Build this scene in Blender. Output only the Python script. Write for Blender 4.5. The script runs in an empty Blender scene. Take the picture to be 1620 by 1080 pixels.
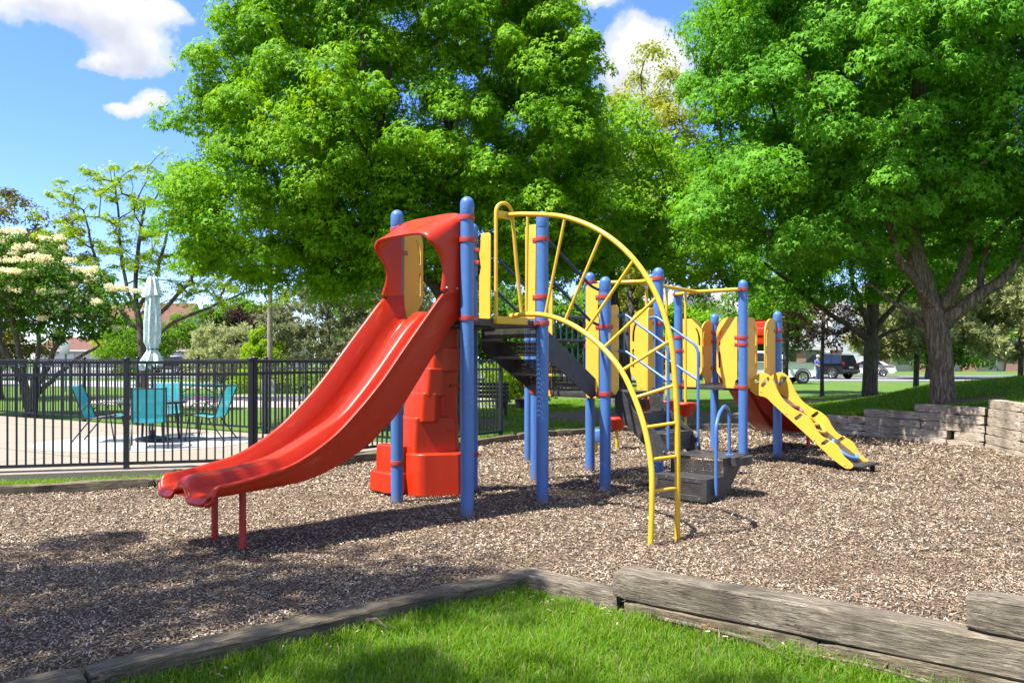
import bpy, bmesh, math, random
import numpy as np
from mathutils import Vector, Matrix, Euler
random.seed(7)
PI = math.pi
R = math.radians
scene = bpy.context.scene
COL = scene.collection

# ------------------------------------------------------------------ object helpers
def link(name, me, parent=None, loc=(0, 0, 0), rz=0.0):
    o = bpy.data.objects.new(name, me)
    COL.objects.link(o)
    o.location = loc
    o.rotation_euler = (0, 0, rz)
    if parent is not None:
        o.parent = parent
    return o

def tag(o, label=None, cat=None, group=None, kind=None):
    if label: o['label'] = label
    if cat: o['category'] = cat
    if group: o['group'] = group
    if kind: o['kind'] = kind
    return o

def thing(name, label, cat, loc=(0, 0, 0), rz=0.0, group=None):
    return tag(link(name, None, None, loc, rz), label, cat, group)

def kids(o):
    return [c for c in COL.objects if c.parent == o]

def dup(root, loc, rz=0.0, label=None, parent=None):
    r = root.copy(); COL.objects.link(r)
    r.location = loc; r.rotation_euler = (0, 0, rz)
    if label: r['label'] = label
    if parent: r.parent = parent
    for ch in kids(root):
        c = ch.copy(); COL.objects.link(c); c.parent = r
        for g in kids(ch):
            d = g.copy(); COL.objects.link(d); d.parent = c
    return r

def frames(pts):
    """parallel transported frames along a polyline"""
    P = [Vector(p) for p in pts]
    n = len(P)
    T = []
    for i in range(n):
        a = P[max(i - 1, 0)]; b = P[min(i + 1, n - 1)]
        t = b - a
        T.append(t.normalized() if t.length > 1e-9 else Vector((0, 0, 1)))
    ref = Vector((0, 0, 1)) if abs(T[0].z) < .9 else Vector((1, 0, 0))
    N = (ref - T[0] * ref.dot(T[0])).normalized()
    out = []
    for i in range(n):
        N = (N - T[i] * N.dot(T[i]))
        N = N.normalized() if N.length > 1e-6 else T[i].orthogonal().normalized()
        out.append((P[i], N.copy(), T[i].cross(N)))
    return out

def smooth_path(pts, sub=8):
    """Catmull-Rom through the points"""
    P = [Vector(p) for p in pts]
    P = [P[0] * 2 - P[1]] + P + [P[-1] * 2 - P[-2]]
    out = []
    for i in range(1, len(P) - 2):
        a, b, c, d = P[i - 1:i + 3]
        for k in range(sub):
            t = k / sub
            out.append(.5 * ((2 * b) + (c - a) * t + (2 * a - 5 * b + 4 * c - d) * t * t + (3 * b - a - 3 * c + d) * t ** 3))
    out.append(P[-2])
    return out

def fillet(pts, r=.08, n=5):
    """polyline with rounded corners"""
    P = [Vector(p) for p in pts]
    out = [P[0]]
    for i in range(1, len(P) - 1):
        a, b, c = P[i - 1], P[i], P[i + 1]
        u = (a - b); v = (c - b)
        d = min(r, u.length * .45, v.length * .45)
        p0 = b + u.normalized() * d; p1 = b + v.normalized() * d
        for k in range(n + 1):
            t = k / n
            out.append(p0 * (1 - t) ** 2 + b * 2 * t * (1 - t) + p1 * t * t)
    out.append(P[-1])
    return out

class MB:
    def __init__(s):
        s.v = []; s.f = []; s.m = []
    def add(s, vs, fs, m=0):
        o = len(s.v)
        s.v += [tuple(x) for x in vs]
        s.f += [[i + o for i in f] for f in fs]
        s.m += [m] * len(fs)
        return s
    def box(s, x0, x1, y0, y1, z0, z1, m=0):
        v = [(x, y, z) for z in (z0, z1) for y in (y0, y1) for x in (x0, x1)]
        return s.add(v, [(0, 2, 3, 1), (4, 5, 7, 6), (0, 1, 5, 4), (2, 6, 7, 3), (0, 4, 6, 2), (1, 3, 7, 5)], m)
    def bar(s, a, b, w, h, m=0, up=(0, 0, 1)):
        """box beam from a to b, w across, h along up"""
        a = Vector(a); b = Vector(b); t = (b - a).normalized(); up = Vector(up)
        if abs(t.dot(up)) > .98: up = Vector((1, 0, 0))
        sd = t.cross(up).normalized() * (w / 2); u = sd.cross(t).normalized() * (h / 2)
        v = [p + q * sd + r_ * u for p in (a, b) for q, r_ in ((-1, -1), (1, -1), (1, 1), (-1, 1))]
        return s.add(v, [(0, 1, 2, 3), (7, 6, 5, 4), (0, 4, 5, 1), (1, 5, 6, 2), (2, 6, 7, 3), (3, 7, 4, 0)], m)
    def tube(s, pts, r, n=10, m=0, caps=True):
        fr = frames(pts); k = len(fr)
        rr = r if hasattr(r, '__len__') else [r] * k
        vs = []
        for (p, a, b), q in zip(fr, rr):
            for j in range(n):
                t = 2 * PI * j / n
                vs.append(p + a * (q * math.cos(t)) + b * (q * math.sin(t)))
        fs = [(i * n + j, i * n + (j + 1) % n, (i + 1) * n + (j + 1) % n, (i + 1) * n + j) for i in range(k - 1) for j in range(n)]
        if caps:
            fs += [tuple(range(n - 1, -1, -1)), tuple((k - 1) * n + j for j in range(n))]
        return s.add(vs, fs, m)
    def lathe(s, prof, c=(0, 0, 0), n=20, m=0):
        vs = []; k = len(prof)
        for r, z in prof:
            for j in range(n):
                t = 2 * PI * j / n
                vs.append((c[0] + r * math.cos(t), c[1] + r * math.sin(t), c[2] + z))
        fs = [(i * n + j, i * n + (j + 1) % n, (i + 1) * n + (j + 1) % n, (i + 1) * n + j) for i in range(k - 1) for j in range(n)]
        if prof[0][0] > 1e-5: fs.append(tuple(range(n - 1, -1, -1)))
        if prof[-1][0] > 1e-5: fs.append(tuple((k - 1) * n + j for j in range(n)))
        return s.add(vs, fs, m)
    def ball(s, c, r, n=8, m=0, sq=1.0):
        return s.lathe([(r * math.sin(PI * i / (n // 2)) + 1e-6, -r * sq * math.cos(PI * i / (n // 2))) for i in range(n // 2 + 1)], c, n, m)
    def grid(s, rows, m=0, closed=False, flip=False):
        k = len(rows); n = len(rows[0])
        vs = [p for r_ in rows for p in r_]
        fs = []
        for i in range(k - 1):
            for j in range(n if closed else n - 1):
                q = (i * n + j, i * n + (j + 1) % n, (i + 1) * n + (j + 1) % n, (i + 1) * n + j)
                fs.append(q[::-1] if flip else q)
        return s.add(vs, fs, m)
    def plate(s, outer, holes, fn, th, m=0):
        """flat plate with holes. outer/holes: 2-D loops; fn(a,b,t)->3-D point, t = depth"""
        bm = bmesh.new(); es = []; loops = []
        for lp in [outer] + list(holes):
            vs = [bm.verts.new((p[0], p[1], 0)) for p in lp]
            for i in range(len(vs)):
                es.append(bm.edges.new((vs[i], vs[(i + 1) % len(vs)])))
            loops.append(lp)
        bmesh.ops.triangle_fill(bm, edges=es, use_beauty=True, normal=(0, 0, 1))
        bm.verts.index_update()
        pts = [v.co.copy() for v in bm.verts]; tris = [[v.index for v in f.verts] for f in bm.faces]
        bm.free()
        n = len(pts)
        vs = [fn(p.x, p.y, th / 2) for p in pts] + [fn(p.x, p.y, -th / 2) for p in pts]
        fs = [tuple(t) for t in tris] + [tuple(i + n for i in t[::-1]) for t in tris]
        o = 0
        for lp in loops:
            k = len(lp)
            for i in range(k):
                a = o + i; b = o + (i + 1) % k
                fs.append((a, a + n, b + n, b))
            o += k
        return s.add(vs, fs, m)
    def build(s, name, mats, parent=None, bevel=0.0, smooth=True, angle=38, loc=(0, 0, 0), rz=0.0, seg=2):
        me = bpy.data.meshes.new(name)
        mats = mats if isinstance(mats, (list, tuple)) else [mats]
        bm = bmesh.new()
        vs = [bm.verts.new(v) for v in s.v]
        for f, mi in zip(s.f, s.m):
            try:
                q = bm.faces.new([vs[i] for i in f]); q.material_index = mi
            except ValueError:
                pass
        bmesh.ops.recalc_face_normals(bm, faces=bm.faces[:])
        if bevel > 0:
            bm.edges.ensure_lookup_table()
            ed = [e for e in bm.edges if len(e.link_faces) == 2 and e.calc_face_angle(0) > R(40)]
            if ed:
                bmesh.ops.bevel(bm, geom=ed, offset=bevel, segments=seg, affect='EDGES', profile=.5, clamp_overlap=True)
        bm.to_mesh(me); bm.free()
        for m in mats: me.materials.append(m)
        if smooth:
            me.polygons.foreach_set('use_smooth', [True] * len(me.polygons))
            me.set_sharp_from_angle(angle=R(angle))
        return link(name, me, parent, loc, rz)

def np_mesh(name, V, F, mats, parent=None, mi=None, smooth=False, loc=(0, 0, 0)):
    """V (n,3), F (k,c) uniform faces"""
    me = bpy.data.meshes.new(name)
    V = np.ascontiguousarray(V, dtype=np.float32); F = np.ascontiguousarray(F, dtype=np.int32)
    me.vertices.add(len(V)); me.vertices.foreach_set('co', V.ravel())
    c = F.shape[1]
    me.loops.add(F.size); me.loops.foreach_set('vertex_index', F.ravel())
    me.polygons.add(len(F)); me.polygons.foreach_set('loop_start', np.arange(0, F.size, c, dtype=np.int32))
    for m in (mats if isinstance(mats, (list, tuple)) else [mats]): me.materials.append(m)
    if mi is not None: me.polygons.foreach_set('material_index', np.ascontiguousarray(mi, dtype=np.int32))
    me.polygons.foreach_set('use_smooth', np.full(len(F), smooth, dtype=bool))
    me.update(calc_edges=True)
    return link(name, me, parent, loc)

# ------------------------------------------------------------------ materials
def srgb(r, g, b):
    f = lambda c: (c / 255 / 12.92) if c / 255 <= .04045 else ((c / 255 + .055) / 1.055) ** 2.4
    return (f(r), f(g), f(b))

class NT:
    """small node-graph helper"""
    def __init__(s, mat):
        s.t = mat.node_tree; s.n = s.t.nodes; s.l = s.t.links
    def new(s, typ, **kw):
        n = s.n.new(typ)
        for k, v in kw.items(): setattr(n, k, v)
        return n
    def set(s, node, **inp):
        for k, v in inp.items():
            k = k.replace('_', ' ')
            if hasattr(v, 'is_output') or isinstance(v, bpy.types.NodeSocket): s.l.new(v, node.inputs[k])
            else: node.inputs[k].default_value = v
        return node
    def math(s, op, a, b=0.0, c=0.0, clamp=False):
        n = s.new('ShaderNodeMath', operation=op, use_clamp=clamp)
        for i, x in enumerate((a, b, c)):
            if isinstance(x, bpy.types.NodeSocket): s.l.new(x, n.inputs[i])
            else: n.inputs[i].default_value = x
        return n.outputs[0]
    def ramp(s, fac, stops, interp='LINEAR'):
        n = s.new('ShaderNodeValToRGB'); cr = n.color_ramp; cr.interpolation = interp
        while len(cr.elements) < len(stops): cr.elements.new(.5)
        for e, (p, c) in zip(cr.elements, stops):
            e.position = p; e.color = (*c[:3], 1) if len(c) == 3 else c
        s.l.new(fac, n.inputs[0])
        return n.outputs[0]
    def mix(s, fac, a, b, blend='MIX'):
        n = s.new('ShaderNodeMix', data_type='RGBA', blend_type=blend)
        for i, x in ((0, fac), (6, a), (7, b)):
            if isinstance(x, bpy.types.NodeSocket): s.l.new(x, n.inputs[i])
            elif i == 0: n.inputs[0].default_value = x
            else: n.inputs[i].default_value = (*x[:3], 1)
        return n.outputs[2]
    def coord(s, scale=(1, 1, 1), kind='Object', rot=(0, 0, 0)):
        tc = s.new('ShaderNodeTexCoord'); mp = s.new('ShaderNodeMapping')
        mp.inputs['Scale'].default_value = scale; mp.inputs['Rotation'].default_value = rot
        s.l.new(tc.outputs[kind], mp.inputs['Vector'])
        return mp.outputs[0]
    def noise(s, vec, scale, detail=4, rough=.55, dist=0.0):
        n = s.new('ShaderNodeTexNoise'); s.l.new(vec, n.inputs['Vector'])
        n.inputs['Scale'].default_value = scale; n.inputs['Detail'].default_value = detail
        n.inputs['Roughness'].default_value = rough; n.inputs['Distortion'].default_value = dist
        return n.outputs['Fac']
    def bump(s, h, strength=.3, dist=.01, normal=None):
        n = s.new('ShaderNodeBump'); n.inputs['Strength'].default_value = strength; n.inputs['Distance'].default_value = dist
        s.l.new(h, n.inputs['Height'])
        if normal is not None: s.l.new(normal, n.inputs['Normal'])
        return n.outputs[0]

def newmat(name):
    m = bpy.data.materials.new(name); m.use_nodes = True
    t = NT(m); b = m.node_tree.nodes['Principled BSDF']
    return m, t, b

def paint(name, col, rough=.4, metal=0.0, var=.12, scale=3.0, bump=.0, dirt=0.0, spec=.5, coat=0.0, fade=None):
    """painted or moulded surface: faint blotches, roughness wear, optional dust and sun-fade"""
    m, t, b = newmat(name)
    col = tuple(.78 * c for c in col); fade = tuple(.78 * c for c in fade) if fade is not None else None
    v = t.coord()
    n1 = t.noise(v, scale, 5, .6)
    lo = tuple(c * (1 - var) for c in col); hi = tuple(min(1, c * (1 + var)) for c in col)
    c = t.ramp(n1, [(.3, lo), (.7, hi)])
    if fade is not None:
        c = t.mix(t.ramp(t.noise(v, 1.1, 3), [(.42, (0, 0, 0)), (.75, (1, 1, 1))]), c, fade)
    if dirt > 0:
        d = t.ramp(t.noise(v, 14, 6, .7), [(.52, (0, 0, 0)), (.75, (dirt, dirt, dirt))])
        c = t.mix(d, c, (.22, .19, .15))
    t.l.new(c, b.inputs['Base Color'])
    t.l.new(t.ramp(t.noise(v, scale * 4, 4), [(.3, (rough * .8,) * 3), (.75, (min(1, rough * 1.3),) * 3)]), b.inputs['Roughness'])
    b.inputs['Metallic'].default_value = metal
    b.inputs['Specular IOR Level'].default_value = spec
    b.inputs['Coat Weight'].default_value = coat
    if bump > 0:
        t.l.new(t.bump(t.noise(v, 60, 3), bump, .004), b.inputs['Normal'])
    return m

M = {}
M['red'] = paint('red_plastic', (.54, .026, .003), .34, var=.06, scale=1.5, dirt=.08, fade=(.54, .036, .007), spec=.35)
def slide_plastic():
    m = M['red'].copy(); m.name = 'red_slide_plastic'; t = NT(m); b = m.node_tree.nodes['Principled BSDF']
    src = b.inputs['Base Color'].links[0].from_socket
    v = t.coord((.55, 11, .8)); sc = t.ramp(t.noise(v, 3.0, 6, .7), [(.54, (0,) * 3), (.76, (.35,) * 3)])
    c = t.mix(sc, src, (.52, .062, .02))
    v2 = t.coord((1.5, 40, 2)); c = t.mix(t.ramp(t.noise(v2, 3, 4, .6), [(.60, (0,) * 3), (.68, (.3,) * 3)]), c, (.56, .10, .06))
    t.l.new(c, b.inputs['Base Color'])
    tl = t.new('ShaderNodeBsdfTranslucent'); t.l.new(c, tl.inputs['Color'])
    mx = t.new('ShaderNodeMixShader'); mx.inputs[0].default_value = .15
    t.l.new(b.outputs[0], mx.inputs[1]); t.l.new(tl.outputs[0], mx.inputs[2]); t.l.new(mx.outputs[0], t.n['Material Output'].inputs['Surface'])
    return m
M['red_slide'] = slide_plastic()
M['red_clamp'] = paint('red_clamp', (.42, .045, .04), .42, var=.12, scale=8, dirt=.2)
M['red_dark'] = paint('red_steel', (.5, .03, .02), .4, dirt=.2)
M['blue'] = paint('blue_powder_coat', (.065, .175, .47), .36, var=.08, scale=4, dirt=.22, bump=.05)
def weather(m, zmax=.16):
    t = NT(m); b = m.node_tree.nodes['Principled BSDF']; src = b.inputs['Base Color'].links[0].from_socket
    v = t.coord(); sx = t.new('ShaderNodeSeparateXYZ'); t.l.new(v, sx.inputs[0])
    h = t.math('SUBTRACT', 1.0, t.math('DIVIDE', sx.outputs[2], zmax)); n = t.noise(v, 18, 6, .75)
    f = t.ramp(t.math('ADD', h, t.math('MULTIPLY', t.math('SUBTRACT', n, .5), 1.6)), [(.25, (0,) * 3), (.8, (.6,) * 3)])
    c = t.mix(f, src, (.16, .115, .075))
    nick = t.math('MULTIPLY', t.ramp(t.noise(v, 42, 3, .5), [(.70, (0,) * 3), (.73, (1,) * 3)]), t.ramp(t.noise(v, 2.3, 2), [(.5, (0,) * 3), (.6, (1,) * 3)]))
    c = t.mix(nick, c, (.36, .38, .42)); t.l.new(c, b.inputs['Base Color'])
weather(M['blue'])
M['navy'] = paint('navy_tube', (.02, .045, .12), .4, var=.1)
M['light_blue'] = paint('light_blue_plastic', (.10, .26, .60), .4)
M['yellow'] = paint('yellow_powder_coat', (.76, .47, .025), .38, var=.07, scale=4, dirt=.2)
M['yellow_sheet'] = paint('yellow_sheet_plastic', (.88, .475, .045), .5, var=.05, scale=3, bump=.05, dirt=.12)
M['pink'] = paint('faded_red_plastic', (.55, .2, .16), .5)
M['black_metal'] = paint('black_fence_metal', (.012, .014, .02), .42, var=.2, scale=8, dirt=.08)
M['dark_steel'] = paint('dark_steel', (.03, .03, .033), .45)
M['bolt'] = paint('galvanised_bolt', (.55, .55, .55), .35, metal=.9)
M['teal'] = None
M['white'] = paint('white_paint', (.78, .78, .76), .5, var=.04)
M['rubber'] = paint('tyre_rubber', (.012, .012, .012), .8)
M['chrome'] = paint('chrome', (.6, .6, .6), .2, metal=1)
M['glass_dark'] = paint('tinted_glass', (.012, .016, .022), .06, var=.02, spec=.8)

def perforated(name, axes, rad=.22):
    """coated steel sheet with a real grid of holes that light passes through"""
    m, t, b = newmat(name)
    tc = t.new('ShaderNodeTexCoord'); sx = t.new('ShaderNodeSeparateXYZ')
    t.l.new(tc.outputs['Object'], sx.inputs[0])
    A = [sx.outputs[i] for i in axes]
    p = .024
    u = t.math('SUBTRACT', t.math('FRACT', t.math('DIVIDE', A[0], p)), .5)
    w = t.math('SUBTRACT', t.math('FRACT', t.math('DIVIDE', A[1], p)), .5)
    d = t.math('SQRT', t.math('ADD', t.math('MULTIPLY', u, u), t.math('MULTIPLY', w, w)))
    hole = t.math('LESS_THAN', d, rad)
    n = t.noise(tc.outputs['Object'], 9, 5, .7)
    c = t.ramp(n, [(.35, (.020, .018, .016)), (.6, (.042, .037, .033)), (.8, (.10, .07, .05))])
    t.l.new(c, b.inputs['Base Color']); b.inputs['Roughness'].default_value = .5
    tr = t.new('ShaderNodeBsdfTransparent'); mx = t.new('ShaderNodeMixShader')
    t.l.new(hole, mx.inputs[0]); t.l.new(b.outputs[0], mx.inputs[1]); t.l.new(tr.outputs[0], mx.inputs[2])
    t.l.new(mx.outputs[0], t.n['Material Output'].inputs['Surface'])
    return m
M['perf_xy'] = perforated('perforated_tread', (0, 1))
M['perf_xz'] = perforated('perforated_riser_long', (0, 2), .15)
M['perf_yz'] = perforated('perforated_riser_cross', (1, 2), .15)
M['deck'] = paint('deck_coating', (.040, .039, .040), .48, var=.14, scale=7, bump=.15, dirt=.22)

def wood(name, dark, mid, light, moss=0.0):
    """weathered sawn timber: grain along local x, open checks, knots, stains"""
    m, t, b = newmat(name)
    v = t.coord((2.0, 15, 15)); v2 = t.coord((1, 1, 1))
    g = t.noise(v, 3.0, 9, .72, .9)
    g2 = t.noise(t.coord((3.0, 60, 60)), 2.0, 6, .75, .5)
    g3 = t.noise(t.coord((1.1, 22, 22)), 2.4, 3, .5, .2)
    c = t.ramp(g, [(.30, dark), (.5, mid), (.68, light)])
    c = t.mix(t.ramp(g2, [(.36, (.8,) * 3), (.52, (0,) * 3)]), c, tuple(x * .35 for x in dark))
    ck = t.ramp(g3, [(.485, (0,) * 3), (.5, (1,) * 3), (.515, (0,) * 3)])
    ck = t.math('MULTIPLY', ck, t.ramp(t.noise(v2, 3.3, 2), [(.45, (0,) * 3), (.55, (1,) * 3)]))
    c = t.mix(ck, c, (.008, .006, .004))
    vo = t.new('ShaderNodeTexVoronoi'); t.l.new(t.coord((1.6, 5.5, 5.5)), vo.inputs['Vector']); vo.inputs['Scale'].default_value = 1.3
    c = t.mix(t.ramp(vo.outputs['Distance'], [(.06, (.85,) * 3), (.13, (0,) * 3)]), c, tuple(x * .5 for x in dark))
    st = t.noise(v2, 2.2, 6, .65)
    c = t.mix(t.ramp(st, [(.5, (0,) * 3), (.68, (.7,) * 3)]), c, tuple(x * .7 for x in dark))
    if moss > 0:
        c = t.mix(t.ramp(t.noise(v2, 5, 6, .7), [(.5, (0,) * 3), (.7, (moss,) * 3)]), c, (.075, .075, .022))
    t.l.new(c, b.inputs['Base Color']); b.inputs['Roughness'].default_value = .85
    h = t.math('SUBTRACT', t.math('ADD', t.math('MULTIPLY', g, .6), t.math('MULTIPLY', g2, .7)), t.math('MULTIPLY', ck, 1.2))
    t.l.new(t.bump(h, 1.0, .015), b.inputs['Normal'])
    return m
M['timber'] = wood('weathered_timber', (.06, .046, .032), (.195, .16, .112), (.355, .30, .225), .22)
M['timber_old'] = wood('mossy_timber', (.045, .034, .02), (.15, .118, .07), (.27, .22, .15), .5)
M['timber_wall'] = wood('grey_wall_timber', (.20, .16, .12), (.46, .38, .29), (.64, .56, .46), .03)
M['pole_wood'] = wood('pole_wood', (.16, .13, .1), (.3, .25, .2), (.42, .37, .3))

def bark(name, dark, light, scale=9):
    m, t, b = newmat(name)
    v = t.coord((1, 1, .16))
    g = t.noise(v, scale * 2.2, 8, .72, 1.2); g2 = t.noise(t.coord(), 2.2, 4)
    c = t.ramp(g, [(.36, tuple(x * .65 for x in dark)), (.47, dark), (.62, light)])
    c = t.mix(t.ramp(g2, [(.42, (0,) * 3), (.7, (.6,) * 3)]), c, tuple(x * .9 for x in dark))
    t.l.new(c, b.inputs['Base Color']); b.inputs['Roughness'].default_value = .9
    t.l.new(t.bump(g, 1.0, .03), b.inputs['Normal'])
    return m
M['bark'] = bark('maple_bark', (.095, .068, .042), (.34, .255, .17))
M['bark_dark'] = bark('dark_bark', (.05, .042, .033), (.17, .14, .105))
M['bark_tan'] = bark('tan_bark', (.09, .07, .05), (.27, .22, .16))

def leafmat(name, c0, c1, c2, trans=.38, rough=.5, stops=None, patch=None):
    m, t, b = newmat(name)
    g = t.new('ShaderNodeNewGeometry')
    c = t.ramp(g.outputs['Random Per Island'], [(0, c0), (.5, c1)] + (stops or [(1, c2)]))
    n = t.noise(t.coord(), .55, 3)
    c = t.mix(t.ramp(n, [(.35, (.0,) * 3), (.7, (.55,) * 3)]), c, c2) if patch is None else t.mix(t.ramp(t.noise(t.coord(), 1.3, 6, .65), [(.46, (0,) * 3), (.68, (.75,) * 3)]), c, patch)
    t.l.new(c, b.inputs['Base Color'])
    b.inputs['Roughness'].default_value = rough; b.inputs['Specular IOR Level'].default_value = .10
    tl = t.new('ShaderNodeBsdfTranslucent')
    hs = t.new('ShaderNodeHueSaturation'); hs.inputs['Hue'].default_value = .485; hs.inputs['Saturation'].default_value = 1.1; hs.inputs['Value'].default_value = 1.85
    t.l.new(c, hs.inputs['Color']); t.l.new(hs.outputs[0], tl.inputs['Color'])
    mx = t.new('ShaderNodeMixShader'); mx.inputs[0].default_value = trans
    t.l.new(b.outputs[0], mx.inputs[1]); t.l.new(tl.outputs[0], mx.inputs[2])
    t.l.new(mx.outputs[0], t.n['Material Output'].inputs['Surface'])
    return m
M['leaf_maple'] = leafmat('maple_leaf', (.045, .16, .004), (.095, .26, .006), (.20, .37, .010), .34)
M['leaf_maple_b'] = leafmat('maple_leaf_deep', (.036, .15, .007), (.072, .235, .012), (.145, .34, .026), .34)
M['leaf_light'] = leafmat('light_leaf', (.12, .22, .012), (.17, .29, .02), (.24, .35, .03), .48)
M['leaf_locust'] = leafmat('locust_leaf', (.15, .19, .02), (.22, .26, .035), (.30, .32, .06), .48)
M['leaf_dark'] = leafmat('dark_leaf', (.03, .09, .012), (.05, .13, .016), (.08, .18, .022))
M['leaf_plain'] = leafmat('plain_leaf', (.05, .13, .012), (.085, .19, .018), (.13, .25, .03), .45)
M['leaf_olive'] = leafmat('olive_leaf', (.07, .085, .015), (.11, .12, .025), (.16, .15, .03))
M['leaf_purple'] = leafmat('purple_leaf', (.02, .012, .012), (.035, .016, .016), (.05, .03, .02), .2)
M['leaf_rust'] = leafmat('rusty_leaf', (.03, .035, .015), (.06, .045, .02), (.10, .06, .03), .25)
M['needle'] = leafmat('pine_needle', (.085, .115, .055), (.15, .18, .085), (.25, .265, .14), .3)
M['needle_b'] = leafmat('pale_pine_needle', (.15, .19, .075), (.25, .29, .12), (.37, .385, .19), .35)
M['flower'] = leafmat('cream_flower', (.62, .56, .30), (.74, .69, .42), (.82, .78, .55), .2)
M['grass'] = leafmat('grass_blade', (.055, .15, .008), (.095, .22, .012), (.16, .29, .03), .45, stops=[(.93, (.19, .275, .035)), (.95, (.30, .24, .11)), (1, (.38, .31, .17))])
M['dead_leaf'] = leafmat('dead_leaf', (.25, .13, .06), (.36, .21, .11), (.45, .30, .18), .25)
M['chip'] = leafmat('wood_chip', (.045, .029, .018), (.225, .162, .108), (.46, .36, .265), .0, .85, stops=[(.8, (.35, .275, .20)), (1, (.60, .51, .40))], patch=(.11, .074, .048))
# ------------------------------------------------------------------ camera, sun, sky
F_PX = 1277.0
cam = bpy.data.cameras.new('camera'); cam.sensor_width = 36.0
cam.lens = 36.0 * F_PX / 1620.0; cam.shift_y = 27.0 / 1620.0; cam.clip_end = 3000
co = link('camera', cam, None, (0, 0, 1.5)); co.rotation_euler = (PI / 2, 0, 0)
scene.camera = co
SUN = Vector((-.48, -.24, 1.0)).normalized()
sd = bpy.data.lights.new('sun', 'SUN'); sd.energy = 5.0; sd.angle = R(.53); sd.color = (1, .95, .87)
so = link('sun', sd); so.rotation_mode = 'QUATERNION'; so.rotation_quaternion = (-SUN).to_track_quat('-Z', 'Y')
so.location = (-20, -10, 40)
scene.view_settings.view_transform = 'Standard'; scene.view_settings.look = 'None'
scene.view_settings.exposure = 1.52; scene.view_settings.gamma = 1.0

w = bpy.data.worlds.new('World'); scene.world = w; w.use_nodes = True
t = NT(w)
bg = w.node_tree.nodes['Background']; bg.inputs['Strength'].default_value = .15
sky = t.new('ShaderNodeTexSky', sky_type='NISHITA'); sky.sun_disc = False
sky.sun_elevation = math.asin(SUN.z); sky.sun_rotation = math.atan2(SUN.x, SUN.y)
sky.air_density = 1.0; sky.dust_density = .0; sky.ozone_density = 2.0; sky.altitude = 200
hs = t.new('ShaderNodeHueSaturation'); hs.inputs['Saturation'].default_value = 1.25; hs.inputs['Value'].default_value = .90; hs.inputs['Hue'].default_value = .506
t.l.new(sky.outputs[0], hs.inputs['Color'])
SKYC = hs.outputs[0]
tc = t.new('ShaderNodeTexCoord'); sx = t.new('ShaderNodeSeparateXYZ'); t.l.new(tc.outputs['Generated'], sx.inputs[0])
dy = t.math('MAXIMUM', sx.outputs[1], .05)
cu = t.math('DIVIDE', sx.outputs[0], dy); cv = t.math('DIVIDE', sx.outputs[2], dy)
wn = t.noise(tc.outputs['Generated'], 7.0, 9, .62, .6)
wn2 = t.noise(tc.outputs['Generated'], 17.0, 6, .62)
# cumulus puffs: (horizontal, vertical tangent, radii)
PUFFS = [(-.53, .432, .075, .034), (-.485, .408, .055, .036), (-.462, .378, .036, .024), (-.60, .44, .07, .018), (-.515, .365, .04, .012), (-.452, .318, .026, .017), (-.485, .303, .022, .010), (-.43, .437, .035, .015),
         (.150, .385, .042, .052), (.165, .335, .045, .045), (.09, .45, .05, .012), (.19, .36, .045, .04), (-.75, .44, .10, .03), (.62, .42, .12, .05), (.9, .35, .2, .06), (-1.1, .3, .2, .07)]
nz = t.new('ShaderNodeTexNoise'); t.l.new(tc.outputs['Generated'], nz.inputs['Vector']); nz.inputs['Scale'].default_value = 9.0; nz.inputs['Detail'].default_value = 8; nz.inputs['Roughness'].default_value = .62
nsx = t.new('ShaderNodeSeparateXYZ'); t.l.new(nz.outputs['Color'], nsx.inputs[0])
cu = t.math('ADD', cu, t.math('MULTIPLY', t.math('SUBTRACT', nsx.outputs[0], .5), .10)); cv = t.math('ADD', cv, t.math('MULTIPLY', t.math('SUBTRACT', nsx.outputs[1], .5), .085))
mask = None; belly = None
for (x, y, a, b_) in PUFFS:
    ex = t.math('DIVIDE', t.math('SUBTRACT', cu, x), a); ey = t.math('DIVIDE', t.math('SUBTRACT', cv, y), b_)
    q = t.math('POWER', 2.718, t.math('MULTIPLY', t.math('ADD', t.math('MULTIPLY', ex, ex), t.math('MULTIPLY', ey, ey)), -1.15))
    e2 = t.math('MULTIPLY', q, ey)
    mask = q if mask is None else t.math('ADD', mask, q); belly = e2 if belly is None else t.math('ADD', belly, e2)
front = t.math('GREATER_THAN', sx.outputs[1], .06)
dens = t.math('ADD', mask, t.math('MULTIPLY', t.math('SUBTRACT', wn, .5), 1.1))
dens = t.math('ADD', dens, t.math('MULTIPLY', t.math('SUBTRACT', wn2, .5), .55))
cov = t.math('MULTIPLY', t.ramp(dens, [(.22, (0,) * 3), (.48, (.62,) * 3), (.85, (1,) * 3)], 'EASE'), front)
lit = t.math('ADD', t.math('ADD', t.math('MULTIPLY', belly, .55), .5), t.math('MULTIPLY', t.math('SUBTRACT', wn2, .5), .9))
cc = t.ramp(lit, [(.1, (1.7, 1.78, 1.98)), (.45, (2.3, 2.32, 2.4)), (.8, (2.75, 2.72, 2.7))])
el = t.ramp(sx.outputs[2], [(.0, (.54, .60, .80)), (.12, (.57, .60, .90)), (.36, (.78, .70, .96)), (.8, (1, .94, 1.0))])
SKYC = t.mix(1.0, SKYC, el, 'MULTIPLY')
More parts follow.
